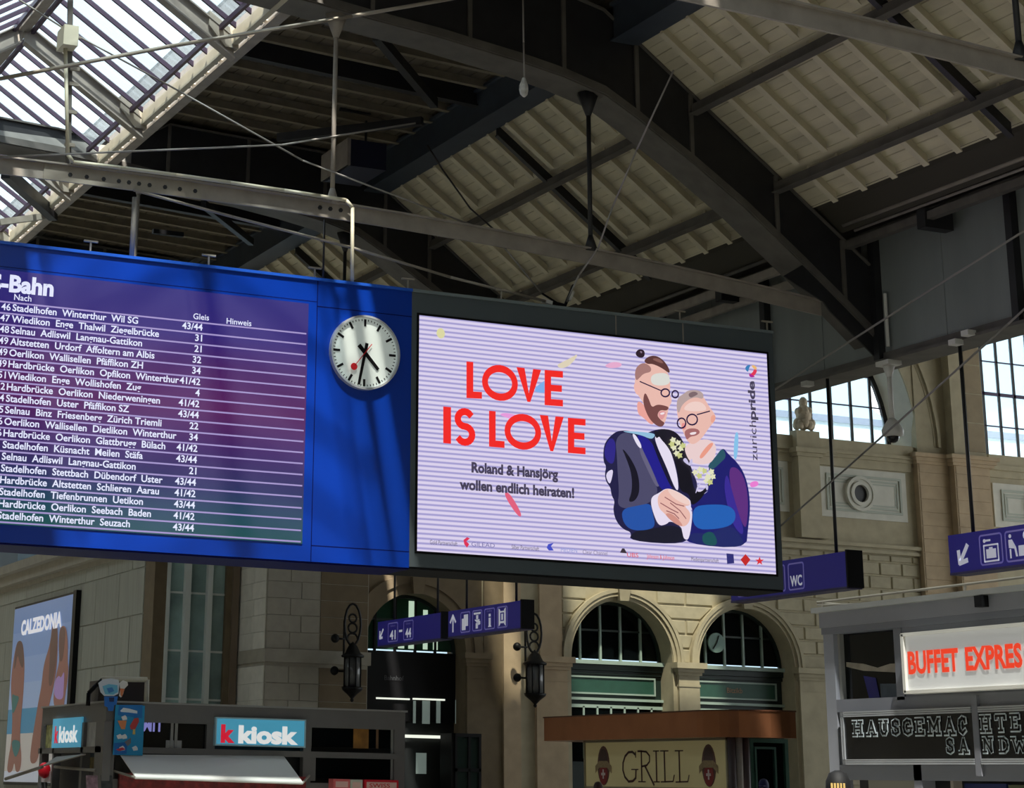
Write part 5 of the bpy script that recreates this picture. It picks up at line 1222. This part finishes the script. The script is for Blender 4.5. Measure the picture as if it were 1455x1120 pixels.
MB().prism([A_[0], A_[1], A_[3]], (0, 0, .02)).build('canvas', M_lite, aw2); MB().tube(A_[3], A_[2], .03).tube(U(78, 1090, 0, XK - .05), U(136, 1095, 0, XK - .05), .025).build('front_bar', M_lite, aw2)
# goods on the counter
for i, (x0, y0_, x1_, y1_, rgb, lab, cat_) in enumerate(((474, 1107, 497, 1125, (226, 110, 110), 'pink and red display carton left of the white one on the kiosk counter', 'carton'), (498, 1108, 515, 1125, (206, 206, 190), 'white carton between two red ones on the kiosk counter', 'carton'), (518, 1108, 566, 1125, (214, 22, 44), 'red box with pale lettering at the right end of the kiosk counter', 'box'))):
    a = U(x0, y0_, 1, YK - .3); b = U(x1_, y1_, 1, YK - .3); t = thing('display_carton', lab, cat_, (a.x, YK - .3, b.z))
    MB().box(a.x, b.x, YK - .3, YK - .07, 1.3, a.z).build('carton', mat('carton_%d' % i, rgb, .5), t)
    MB().box(a.x + .04, b.x - .04, YK - .31, YK - .3, a.z - .14, a.z - .04).build('print', mat('carton_print_%d' % i, (232, 190, 180), .5), t)
    if i == 2: text(Plane('y', YK - .312), 'SWISS', a.x + .09, a.z - .13, .07, M_red, t, .01, width=.4, off=.002)
for i, (px, w, rgb, lab) in enumerate(((134, 15, (150, 120, 128), 'pale magazine in the rack at the kiosk corner post'), (155, 14, (60, 62, 62), 'dark magazine in the rack at the kiosk corner post'))):
    a = U(px, 1102, 1, YK - .25); t = thing('magazine', lab, 'magazine', (a.x, YK - .25, a.z - .4))
    MB().prism([(a.x - .1, YK - .25, a.z - .45), (a.x + .1, YK - .25, a.z - .45), (a.x + .1, YK - .1, a.z), (a.x - .1, YK - .1, a.z)], (0, .02, 0)).build('cover', mat('magazine_%d' % i, rgb, .5, 0, .5, 12), t)
hg = mat('red_packs', (120, 34, 36), .5, 0, .5, 10)
a = U(166, 1108, 1, YK); b = U(430, 1110, 1, YK)
tag(MB().box(a.x, b.x, YK - .16, YK - .06, 1.45, 1.78).build('snack_packs', hg, None), 'row of small red snack packs under the awning', 'snacks', kind='stuff')
# ice-cream banner and topper
bn = thing('ice_cream_banner', 'turquoise ice cream banner hung on the kiosk corner', 'banner', (U(178, 1040, 1, YK).x, YK - .1, 2.0))
KB('banner_cloth', 161, 1002, 199, 1074, .12, .14, mat('banner_blue', (20, 152, 204), .5), bn)
def kp(pts, rgb, nm, off=.145):
    K.poly([(120 + x / 6.589, 950 + y / 6.589) for x, y in pts], nm, mat('banner_%d_%d_%d' % rgb, rgb, .5), bn, off=off, th=.002)
kp([(300,345),(520,345),(515,470),(290,440)], (20, 120, 196), 'print'); kp([(255,700),(380,690),(370,800),(255,810)], (10, 110, 190), 'print')
kp([(310,400),(340,370),(400,380),(470,400),(470,425),(390,415),(320,410)], (225, 235, 242), 'print_title', .15)
for cx_, cy_ in ((350, 465), (305, 640), (450, 750), (330, 750), (350, 640)): kp([(cx_ + (32 if i % 2 else 24) * math.cos(i * .7), cy_ + (26 if i % 2 else 20) * math.sin(i * .7)) for i in range(9)], (232, 236, 236), 'cream_scoop', .15)
kp([(285,490),(370,490),(355,570),(320,570)], (222, 140, 90), 'cone', .154); kp([(400,540),(440,470),(480,465),(485,500),(450,570),(410,575)], (190, 60, 60), 'ice_lolly', .154); kp([(430,570),(450,570),(450,620),(425,620)], (210, 190, 110), 'lolly_stick', .154)
kp([(350,690),(410,650),(410,700),(380,730)], (120, 120, 124), 'print', .154); kp([(270,760),(330,740),(360,760),(300,775)], (210, 60, 80), 'print', .156)
tpp = thing('ice_cream_topper', 'cut-out ice cream figure standing on the kiosk roof corner', 'sign', (U(152, 985, 1, YK).x, YK - .1, 2.95))
def tpoly(pts, rgb, nm, off, th=.03): K.poly([(120 + x / 6.589, 950 + y / 6.589) for x, y in pts], nm, mat('topper_%d_%d_%d' % rgb, rgb, .45), tpp, off=off, th=th)
tpoly([(165,265),(290,265),(275,345),(255,345),(245,400),(200,400),(195,365),(165,355)], (28, 112, 200), 'stand', .12)
tpoly([(205,275),(255,275),(250,315),(210,315)], (16, 40, 90), 'stand_hole', .152, .004)
tpoly([(105,140),(150,105),(220,95),(290,110),(300,150),(290,240),(250,260),(160,260),(125,225)], (214, 222, 232), 'outline', .155, .02)
tpoly([(140,170),(200,150),(280,160),(285,225),(240,250),(165,245)], (110, 190, 222), 'cup_print', .178, .003)
tpoly([(180,190),(230,180),(250,215),(200,235)], (60, 130, 200), 'cup_print', .182, .003)
tpoly([(300,140),(335,115),(375,130),(380,160),(350,190),(335,240),(315,275),(298,260),(310,200)], (228, 226, 222), 'outline', .155, .02)
tpoly([(305,190),(348,195),(322,270),(308,250)], (222, 130, 84), 'cone_print', .178, .003)
# roof hoop rails on the kiosk
rr = thing('roof_hoop', 'bent pipe hoop on the kiosk roof behind the ice cream figure', 'rail', tuple(U(170, 985, 1, 37)))
MB().path([U(144, 965, 1, 36.5), U(209, 966, 1, 36.5), U(208, 1003, 1, 36.5)], .045, 8).build('white_pipe', M_cream, rr, True)
MB().path([U(125, 1003, 1, 36.6), U(126, 985, 1, 36.6), U(137, 974, 1, 36.5), U(146, 966, 1, 36.5)], .04, 8).build('black_pipe', M_black, rr, True)
MB().box(U(140, 980, 1, 38).x, U(205, 980, 1, 38).x, 38, 38.6, ZK, U(170, 968, 1, 38).z).build('roof_case', mat('brown_case', (66, 56, 50), .6), rr)
# ================================================================ GRILL STAND (side plane x = 27.1)
XGr = 27.1; GR = Plane('x', XGr)
g_ = thing('grill_stand', 'grill stand with a curved copper canopy and cream sign below the green arches', 'food stand', (28.5, 45, 0))
yR = U(1033, 1051, 0, XGr).y; yL = U(833, 1057, 0, XGr).y
ztc = 3.40; zbc = 2.83
# canopy outline: along x = 26.75 then curving round to the right
cyl = []
ylft = U(773, 1021, 0, XGr - .5).y
xe = XGr - .5
ctrx, ctry, rr_ = xe + 1.5, 40.9, 1.5
cyl = [(29.5, ylft + .3), (xe + .2, ylft + .25), (xe, ylft)] + [(xe, yy) for yy in (48, 46, 44, 42.4)] + [(xe + 1.5 - 1.5 * math.cos(a), 42.4 - 1.5 * math.sin(a)) for a in [math.pi / 2 * i / 10 for i in range(1, 11)]]
endx = U(1130, 1012, 1, 40.9).x
cyl += [(endx, 40.9), (endx, 43)]
M_copper = mat('copper_sheet', (156, 104, 72), .30, .85, .08, 2)
mb = MB()
for (a, b), (c, d) in zip(cyl, cyl[1:]): mb.add([(a, b, zbc), (c, d, zbc), (c, d, ztc), (a, b, ztc)], [(0, 1, 2, 3)])
mb.add([(a, b, zbc) for a, b in cyl], [tuple(range(len(cyl)))]); mb.add([(a, b, ztc) for a, b in cyl], [tuple(range(len(cyl)))])
mb.build('canopy', M_copper, g_)
mb = MB()
for (a, b), (c, d) in zip(cyl, cyl[1:]): mb.bar((a, b, ztc + .01), (c, d, ztc + .01), .06, .03)
mb.build('canopy_rim', mat('copper_rim', (96, 62, 44), .4, .6), g_)
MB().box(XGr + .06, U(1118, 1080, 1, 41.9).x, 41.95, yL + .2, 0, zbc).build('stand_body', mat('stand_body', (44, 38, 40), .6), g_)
MB().box(XGr - .02, XGr + .06, yR, yL, 1.72, 2.80).build('sign_panel', mat('grill_cream', (206, 192, 138), .5, emit=.06), g_)
mb = MB()
for (z0_, z1_) in ((1.68, 1.74), (2.78, 2.83)): mb.box(XGr - .05, XGr + .06, yR - .05, yL + .05, z0_, z1_)
for yy in (yR - .05, yL): mb.box(XGr - .05, XGr + .06, yy, yy + .06, 1.68, 2.83)
mb.build('sign_frame', mat('grill_frame', (150, 140, 112), .5), g_)
MB().box(XGr - .05, XGr + .06, yR - .05, yL + .05, 0, 1.68).build('counter_front', mat('counter_dark', (62, 54, 58), .5), g_)
GP = Plane('x', XGr - .02)
M_gl = mat('grill_letters', (70, 22, 18), .5)
def serif(ch, px0, px1, t=.055):
    ua = GP.uv(px0, 1080)[0]; ub = GP.uv(px1, 1080)[0]; w = ub - ua; v0, v1 = 1.86, 2.56
    hgt = v1 - v0; mb = MB(); S_ = lambda pts, ww=t: GP.stroke(mb, [(ua + a * w, v0 + b * hgt) for a, b in pts], ww, .01, .003)
    if ch == 'G': S_([(.9, .98), (.9, .8)], t * .6); S_([(.9, .88), (.7, .98), (.45, .97), (.22, .84), (.08, .62), (.06, .38), (.18, .15), (.42, .0), (.7, .02), (.88, .12), (.9, .38)]); S_([(.62, .4), (1.05, .4)], t * .5)
    if ch == 'R': S_([(.25, 0), (.25, 1)]); S_([(0, 0), (.5, 0)], t * .5); S_([(0, 1), (.25, 1), (.6, .98), (.82, .85), (.82, .66), (.62, .54), (.28, .5)], t * .8); S_([(.5, .5), (1.1, -.1)])
    if ch == 'I': S_([(.5, 0), (.5, 1)]); S_([(.1, 0), (.9, 0)], t * .5); S_([(.1, 1), (.9, 1)], t * .5)
    if ch == 'L': S_([(.3, 0), (.3, 1)]); S_([(0, 1), (.6, 1)], t * .5); S_([(0, 0), (.9, .02), (1, .22)], t * .6)
    mb.build('letter', M_gl, g_)
for ch, a, b in (('G', 884, 906), ('R', 907, 927), ('I', 928, 938), ('L', 939, 958), ('L', 960, 979)): serif(ch, a, b)
for pxc in (858, 1007.5):
    uc = GP.uv(pxc, 1085)[0]
    def ge(du, dv, ru, rv, rgb, off, nm='emblem'):
        GP.poly([(uc + du + a, 2.23 + dv + b) for a, b in GP.ell(0, 0, ru, rv, 20)], nm, mat('emblem_%d_%d_%d' % rgb, rgb, .6, 0, .25 if rgb[0] < 150 else 0, 30), g_, off=off, th=.003, px=False)
    ge(0, 0, .30, .47, (110, 74, 62), .006); ge(0, .14, .2, .26, (84, 60, 54), .010); ge(0, -.2, .2, .25, (150, 46, 46), .012)
    GP.poly([(uc - .40, 2.05), (uc - .4, 2.22), (uc - .2, 2.34), (uc + .2, 2.34), (uc + .4, 2.22), (uc + .4, 2.05), (uc + .2, 2.18), (uc - .2, 2.18)], 'emblem_band', mat('emblem_band', (160, 136, 96), .6, 0, .2, 20), g_, off=.018, th=.003, px=False)
    GP.poly([(uc - .03, 1.92), (uc + .03, 1.92), (uc + .03, 2.0), (uc + .1, 2.0), (uc + .1, 2.06), (uc + .03, 2.06), (uc + .03, 2.14), (uc - .03, 2.14), (uc - .03, 2.06), (uc - .1, 2.06), (uc - .1, 2.0), (uc - .03, 2.0)], 'emblem_cross', mat('emblem_white', (220, 200, 196), .6), g_, off=.022, th=.003, px=False)
# columns and corner glazing of the stand
for px in (1040, 1050, 1060): 
    p = U(px, 1080, 1, 41.6); MB().tube((p.x, 41.6, 0), (p.x, 41.6, zbc), .09, 12).build('corner_column', M_grey if px == 1050 else mat('dark_bronze', (74, 62, 62), .5), g_, True)
a = U(1064, 1060, 1, 41.8); b = U(1118, 1060, 1, 41.8)
mb = MB(); frame_rect(mb, a.x, b.x, 0, zbc, .09, 41.75, 41.85); frame_rect(mb, a.x + .1, b.x - .35, .6, 2.65, .05, 41.72, 41.8); mb.build('green_door_frame', M_greenP, g_)
MB().box(a.x + .05, b.x - .05, 41.84, 41.86, 0, zbc).build('door_glass', M_darkglass, g_)
# ================================================================ BUFFET KIOSK (plane x = 12.8)
XB = 12.8; BF = Plane('x', XB)
bk = thing('buffet_kiosk', 'grey snack kiosk at the right edge with white sign and black lettered panels', 'kiosk', (14, 14, 0))
YBk = U(1168, 872, 0, XB).y; YBn = 10.0; ZBK = U(1168, 872, 0, XB).z
def BB(nm, x0, y0_, x1_, y1_, a, b, m, par=bk):
    u0, u1, v0, v1 = prect(BF, x0, y0_, x1_, y1_); mb = MB(); BF.addbox(mb, u0, u1, v0, v1, a, b); return mb.build(nm, m, par)
def zb_at(px, py): return U(px, py, 0, XB).z
def yb_at(px, py=950): return U(px, py, 0, XB).y
M_bg = mat('buffet_grey', (146, 148, 156), .42, 0, .04, 2); M_bg2 = mat('buffet_grey_dark', (122, 124, 132), .42, 0, .04, 2)
zf0 = zb_at(1180, 892)
MB().box(XB - .04, XB + 3.2, YBn, YBk, zf0, ZBK).build('roof_fascia', M_bg, bk)
MB().box(XB - .1, XB + 3.2, YBn, YBk + .05, ZBK, ZBK + .05).build('roof_edge', M_kedge, bk)
zf1 = zb_at(1186, 898)
MB().box(XB - .02, XB + .1, YBn, YBk, zf1 - .02, zf0 + .0).build('fascia_rail', M_bg2, bk)
yA, yB_, yC = yb_at(1186), yb_at(1272), yb_at(1283)
z_s0 = zb_at(1190, 999); z_b1 = zb_at(1200, 1012); z_b0 = zb_at(1200, 1087)
MB().box(XB, XB + .15, yA, YBk, 0, zf0).build('corner_post', M_bg, bk)
MB().box(XB, XB + .12, yC, yB_ + .0, z_s0, zf0).build('mullion', M_bg2, bk)
MB().box(XB, XB + .12, YBn, yA, z_b1, z_s0 + .03).build('transom_rail', M_bg2, bk)
MB().box(XB + .01, XB + .12, YBn, yC, z_s0, zf0).build('sign_backing', M_bg2, bk)
MB().box(XB, XB + .12, YBn, yA, z_b0 - .14, z_b0).build('lower_rail', M_bg2, bk)
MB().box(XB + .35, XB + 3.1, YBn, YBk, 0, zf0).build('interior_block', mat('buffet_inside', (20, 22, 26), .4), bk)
MB().box(XB + .1, XB + .11, yB_, yA, z_s0, zf1).build('window_pane', M_darkglass, bk)
MB().box(XB + .05, XB + .1, yA - .035, yA, z_s0, zf1).build('window_edge', M_kedge, bk)
# flat coloured patches over the small window pane
def bp(pts, rgb, nm, off=-.095): 
    BF.poly([(1130 + x / 3.5, 800 + y / 3.5) for x, y in pts], nm, mat('bw_%d_%d_%d' % rgb, rgb, .5, 0, .2, 8), bk, off=off, th=.003)
bp([(215,492),(300,500),(370,520),(430,500),(470,498),(497,545),(300,535),(215,515)], (150, 142, 128), 'pale_patch'); bp([(300,560),(360,570),(382,676),(330,680),(310,600)], (30, 30, 110), 'blue_patch'); bp([(385,600),(495,598),(497,672),(390,676)], (70, 80, 88), 'grey_patch', -.09)
# illuminated sign
sg = thing('buffet_sign', 'white illuminated sign with red capital lettering on the grey snack kiosk', 'sign', (XB, yC - 1, 2.8))
zs1 = U(1281, 902, 0, XB - .1).z; zs0 = U(1286, 985, 0, XB - .1).z; ysl = U(1283, 940, 0, XB - .12).y
MB().box(XB - .1, XB, YBn + .6, ysl, zs0, zs1).build('sign_panel', mat('sign_panel_white', (205, 206, 204), .35, emit=.25), sg)
mb = MB()
for z0_, z1_ in ((zs0 - .01, zs0 + .02), (zs1 - .02, zs1 + .01)): mb.box(XB - .13, XB, YBn + .6, ysl, z0_, z1_)
mb.box(XB - .13, XB, ysl - .03, ysl + .01, zs0, zs1); mb.build('sign_rim', M_white, sg)
BS = Plane('x', XB - .1)
M_rl = mat('buffet_red', (232, 60, 26), .5, emit=.9)
vb0 = BS.uv(1294, 957)[1]; hB = BS.uv(1291, 927)[1] - vb0
a = BS.uv(1291, 942)[0]; b = BS.uv(1363, 942)[0]; c_ = BS.uv(1373, 942)[0]; e_ = BS.uv(1454, 942)[0]
text(BS, 'BUFFET', a, vb0, hB, M_rl, sg, .035, width=b - a, off=.008)
text(BS, 'EXPRES', c_, vb0, hB, M_rl, sg, .035, width=e_ - c_, off=.008); text(BS, 'S', e_ + .03, vb0, hB, M_rl, sg, .035, width=.14, off=.008)
# black lettered panels
bp_t = thing('menu_panel', 'black panels with outlined white slab lettering below the white sign', 'sign', (XB, 15, 2.2))
M_pb = mat('panel_black', (14, 15, 16), .25); M_al = mat('aluminium', (196, 200, 206), .3, .5)
yP0, yP1, yP2 = yb_at(1193), yb_at(1380), yb_at(1388)
for ya_, yb__ in ((yP1, yP0), (YBn, yP2)):
    MB().box(XB - .02, XB, ya_, yb__, z_b0, z_b1).build('panel', M_pb, bp_t)
    for i, (z0_, z1_) in enumerate(((z_b1 - .014, z_b1), (z_b1 - .032, z_b1 - .018), (z_b1 - .05, z_b1 - .036), (z_b0 + .0, z_b0 + .016), (z_b0 + .02, z_b0 + .034), (z_b0 + .038, z_b0 + .05))): MB().box(XB - .035, XB - .02, ya_ + .01, yb__ - .01, z0_, z1_).build('trim_strip', M_al, bp_t)
for k2 in (0, .03): MB().box(XB - .035, XB - .02, yP0 - .03 - k2, yP0 - .015 - k2, z_b0, z_b1).build('trim_strip', M_al, bp_t)
MB().box(XB - .03, XB + .05, yP2, yP1, z_b0 - .1, z_b1 + .1).build('divider', M_bg2, bp_t)
BL = Plane('x', XB - .02)
M_wl = mat('outline_white', (214, 226, 232), .5)
SL = {'H': [[(.22, 0), (.22, 1)], [(.78, 0), (.78, 1)], [(.22, .5), (.78, .5)], [(.05, 0), (.4, 0)], [(.6, 0), (.95, 0)], [(.05, 1), (.4, 1)], [(.6, 1), (.95, 1)]],
 'A': [[(.18, 0), (.5, 1), (.82, 0)], [(.3, .35), (.7, .35)], [(.02, 0), (.34, 0)], [(.66, 0), (.98, 0)]],
 'U': [[(.22, 1), (.22, .25), (.35, .04), (.62, .04), (.76, .25), (.76, 1)], [(.05, 1), (.4, 1)], [(.6, 1), (.93, 1)]],
 'S': [[(.84, .68), (.82, .9), (.5, 1), (.2, .88), (.2, .64), (.5, .52), (.8, .38), (.82, .14), (.5, 0), (.18, .1), (.15, .32)]],
 'G': [[(.86, .68), (.8, .92), (.5, 1), (.2, .84), (.12, .5), (.2, .16), (.5, 0), (.82, .12), (.82, .42)], [(.58, .42), (.98, .42)]],
 'C': [[(.86, .66), (.8, .92), (.5, 1), (.2, .84), (.12, .5), (.2, .16), (.5, 0), (.84, .2)]],
 'E': [[(.25, 0), (.25, 1)], [(.05, 1), (.88, 1), (.88, .78)], [(.05, 0), (.88, 0), (.88, .24)], [(.25, .52), (.65, .52)]],
 'M': [[(.18, 0), (.18, 1), (.5, .3), (.82, 1), (.82, 0)], [(.02, 0), (.34, 0)], [(.66, 0), (.98, 0)], [(.04, 1), (.2, 1)], [(.8, 1), (.96, 1)]],
 'T': [[(.5, 0), (.5, 1)], [(.08, .76), (.08, 1), (.92, 1), (.92, .76)], [(.3, 0), (.7, 0)]],
 'N': [[(.2, 0), (.2, 1), (.8, 0), (.8, 1)], [(.04, 0), (.38, 0)], [(.62, 1), (.96, 1)], [(.04, 1), (.2, 1)]],
 'D': [[(.22, 0), (.22, 1)], [(.04, 1), (.55, 1), (.82, .8), (.88, .5), (.82, .2), (.55, 0), (.04, 0)]],
 'W': [[(.12, 1), (.3, 0), (.5, .7), (.7, 0), (.88, 1)], [(.0, 1), (.26, 1)], [(.74, 1), (1, 1)]]}
def slab(ch, px0, px1, pyt, pyb):
    u0, v1 = BL.uv(px0, pyt); u1, v0 = BL.uv(px1, pyb); w = u1 - u0; h = v1 - v0; ins = h * .11; p_ = h * .1
    for ww, off, m_, nm in ((h * .29, .006, M_wl, 'letter'), (h * .115, .012, M_pb, 'letter_inside')):
        mb = MB()
        for q, st_ in enumerate(SL[ch]): BL.stroke(mb, [(u0 + p_ * .3 + a * (w - p_ * .6), v0 + ins + b * (h - 2 * ins)) for a, b in st_], ww, off + q * .0004, .002)
        mb.build(nm, m_, bp_t)
xs_ = [1211, 1231, 1249, 1266, 1282, 1300, 1318, 1341, 1361]; wd_ = [18, 17, 16, 15, 17, 16, 21, 19, 15]
for ch, x_, w_ in zip('HAUSGEMAC', xs_, wd_):
    f_ = (x_ - 1211) / 150; slab(ch, x_, x_ + w_, 1024 - 6.5 * f_, 1047 - 2 * f_)
for ch, x_, w_ in zip('HTE', (1392, 1414, 1435), (19, 18, 17)): slab(ch, x_, x_ + w_, 1016 - (x_ - 1392) * .05, 1042 - (x_ - 1392) * .05)
for ch, x_, w_ in zip('SA', (1344, 1362), (14, 17)): slab(ch, x_, x_ + w_, 1048, 1072)
for ch, x_, w_ in zip('NDW', (1396, 1419, 1437), (18, 17, 26)): slab(ch, x_, x_ + w_, 1047, 1071)
# serving hatch bits along the very bottom
BB('rolled_blind', 1215, 1101, 1283, 1125, -.2, -.15, mat('cream_blind', (150, 148, 136), .7))
MB().box(XB, XB + .15, yb_at(1300), yb_at(1289), 0, z_b0).build('mullion', M_bg2, bk)
BB('blue_menu', 1345, 1113, 1405, 1130, -.25, -.2, mat('menu_blue', (24, 40, 96), .4)); BB('mullion', 1337, 1101, 1343, 1130, -.2, -.1, M_grey)
BB('white_notice', 1304, 1103, 1329, 1108, -.22, -.2, mat('notice_white', (130, 132, 134), .6)); BB('green_menu', 1407, 1115, 1440, 1130, -.25, -.2, mat('menu_green', (90, 96, 70), .5))
# roof rail
rl = thing('roof_rail', 'thin metal rail along the top of the grey snack kiosk', 'rail', (XB, 14, ZBK))
p0 = U(1172, 855, 0, XB - .05); zr = p0.z
mb = MB(); mb.tube((XB - .05, YBk, zr), (XB - .05, YBn, zr + .02), .012); mb.build('top_rail', M_lite, rl)
for px in (1173, 1376): yy = U(px, 850, 0, XB).y; MB().tube((XB - .05, yy, ZBK), (XB - .05, yy - .03, zr), .012).build('rail_post', M_lite, rl)
MB().tube((XB - .05, YBk, zr), (XB + .9, YBk + .1, ZBK + .1), .01).tube((XB - .05, YBk, ZBK + .08), (XB - .05, YBk - 1.0, ZBK + .03), .01).build('rail_brace', M_lite, rl)
p = U(1397, 855, 0, XB - .06); tag(MB().box(XB - .12, XB - .03, p.y - .05, p.y + .05, p.z - .05, p.z + .05).build('roof_fitting', M_black, None), 'small black fitting on the snack kiosk roof edge', 'fitting')
# ================================================================ PEOPLE (only their heads reach into the frame)
def person(label, x, y, hgt, yaw, cap, hair, coat, trou, brim=False, badge=False):
    t = thing('person', label, 'person', (x, y, 0)); s = hgt / 1.78
    m_skin = mat('skin', (196, 150, 124), .6)
    J = [((0, 0, .95), (.15, .10)), ((0, 0, 1.15), (.14, .095)), ((0, 0, 1.36), (.17, .10)), ((0, -.01, 1.46), (.07, .06)), ((0, -.01, 1.54), (.055, .055))]
    e = [(0, 1), (1, 2), (2, 3), (3, 4)]
    def ch(root, pts):
        last = root
        for p_, r in pts: J.append((p_, r)); e.append((last, len(J) - 1)); last = len(J) - 1
    for sd_ in (-1, 1):
        ch(2, [((sd_ * .19, 0, 1.4), (.065, .065)), ((sd_ * .25, .01, 1.12), (.05, .05)), ((sd_ * .24, -.08, .9), (.038, .038)), ((sd_ * .23, -.11, .82), (.035, .025))])
        ch(0, [((sd_ * .1, 0, .86), (.1, .1)), ((sd_ * .11, -.01, .48), (.06, .065)), ((sd_ * .12, .02, .1), (.045, .05)), ((sd_ * .13, -.13, .04), (.04, .035))])
    me = bpy.data.meshes.new('body'); me.from_pydata([p_ for p_, r in J], e, []); o = bpy.data.objects.new('body', me); C.objects.link(o)
    md = o.modifiers.new('skin', 'SKIN'); sv = me.skin_vertices[0].data
    for i, (p_, r) in enumerate(J): sv[i].radius = r
    sv[0].use_root = True
    o.modifiers.new('sub', 'SUBSURF').levels = 1
    me.materials.append(coat); o.parent = t; o.scale = (s, s, s); o.rotation_euler.z = yaw
    parts = []
    hb = MB(); hb.lathe((0, -.01, 1.5), [(.045, -.06), (.05, .0), (.065, .03), (.078, .08), (.082, .14), (.078, .2), (.055, .25), (.02, .275)], 16, .92, 1.15)
    hb.prism([(-.012, -.105, 1.6), (.012, -.105, 1.6), (.016, -.125, 1.585), (-.016, -.125, 1.585), ], (0, .01, .05))
    for sd_ in (-1, 1): hb.ball((sd_ * .078, 0, 1.62), .025, 8, 1.3, .5, .8)
    parts.append(hb.build('head', m_skin, None, True))
    eb = MB(); [eb.ball((sd_ * .03, -.088, 1.635), .011, 8) for sd_ in (-1, 1)]; parts.append(eb.build('eye', M_white, None))
    mo = MB().box(-.025, .025, -.098, -.085, 1.553, 1.563); parts.append(mo.build('mouth', mat('lip', (150, 84, 80), .5), None))
    hm = MB().lathe((0, -.006 if cap else .012, 1.5), [(.088, .115), (.094, .16), (.09, .22), (.064, .275), (.02, .295)], 16, .98, 1.2 if cap else 1.12); parts.append(hm.build('cap' if cap else 'hair', cap or hair, None, True))
    if brim: parts.append(MB().prism([(-.07, -.08, 1.665), (.07, -.08, 1.665), (.05, -.17, 1.655), (-.05, -.17, 1.655)], (0, 0, .012)).build('cap_brim', cap, None))
    if badge:
        bb = MB(); [bb.box(-.05 + .022 * i, -.036 + .022 * i, -.128, -.10, 1.655, 1.705) for i in range(5)]; parts.append(bb.build('cap_lettering', mat('gold_thread', (212, 180, 110), .4), None))
    for q_ in parts: q_.parent = t; q_.scale = (s, s, s); q_.rotation_euler.z = yaw
    for q_ in parts[1:]: sub(q_, parts[0]); q_.scale = (1, 1, 1); q_.rotation_euler.z = 0
    return t
M_capB = mat('cap_black', (16, 16, 18), .7); M_coatD = mat('coat_dark', (30, 32, 40), .8); M_hairB = mat('brown_hair', (74, 54, 48), .8); M_capN = mat('cap_navy', (26, 28, 80), .7); M_coatG = mat('coat_grey', (90, 90, 96), .8)
p = U(1190, 1097, 1, 13.6); person('person in a black cap with gold lettering before the snack kiosk', p.x, 13.6, p.z - .005, -.64, M_capB, None, M_coatD, M_coatD, False, True)
p = U(850, 1112, 1, 38); person('brown-haired person in front of the cream grill sign', p.x, 38, p.z, 2.4, None, M_hairB, M_coatG, M_coatD)
p = U(1085, 1108, 1, 37); person('person in a navy cap in front of the green door of the grill stand', p.x, 37, p.z, -.9, M_capN, None, M_coatD, M_coatD, True)
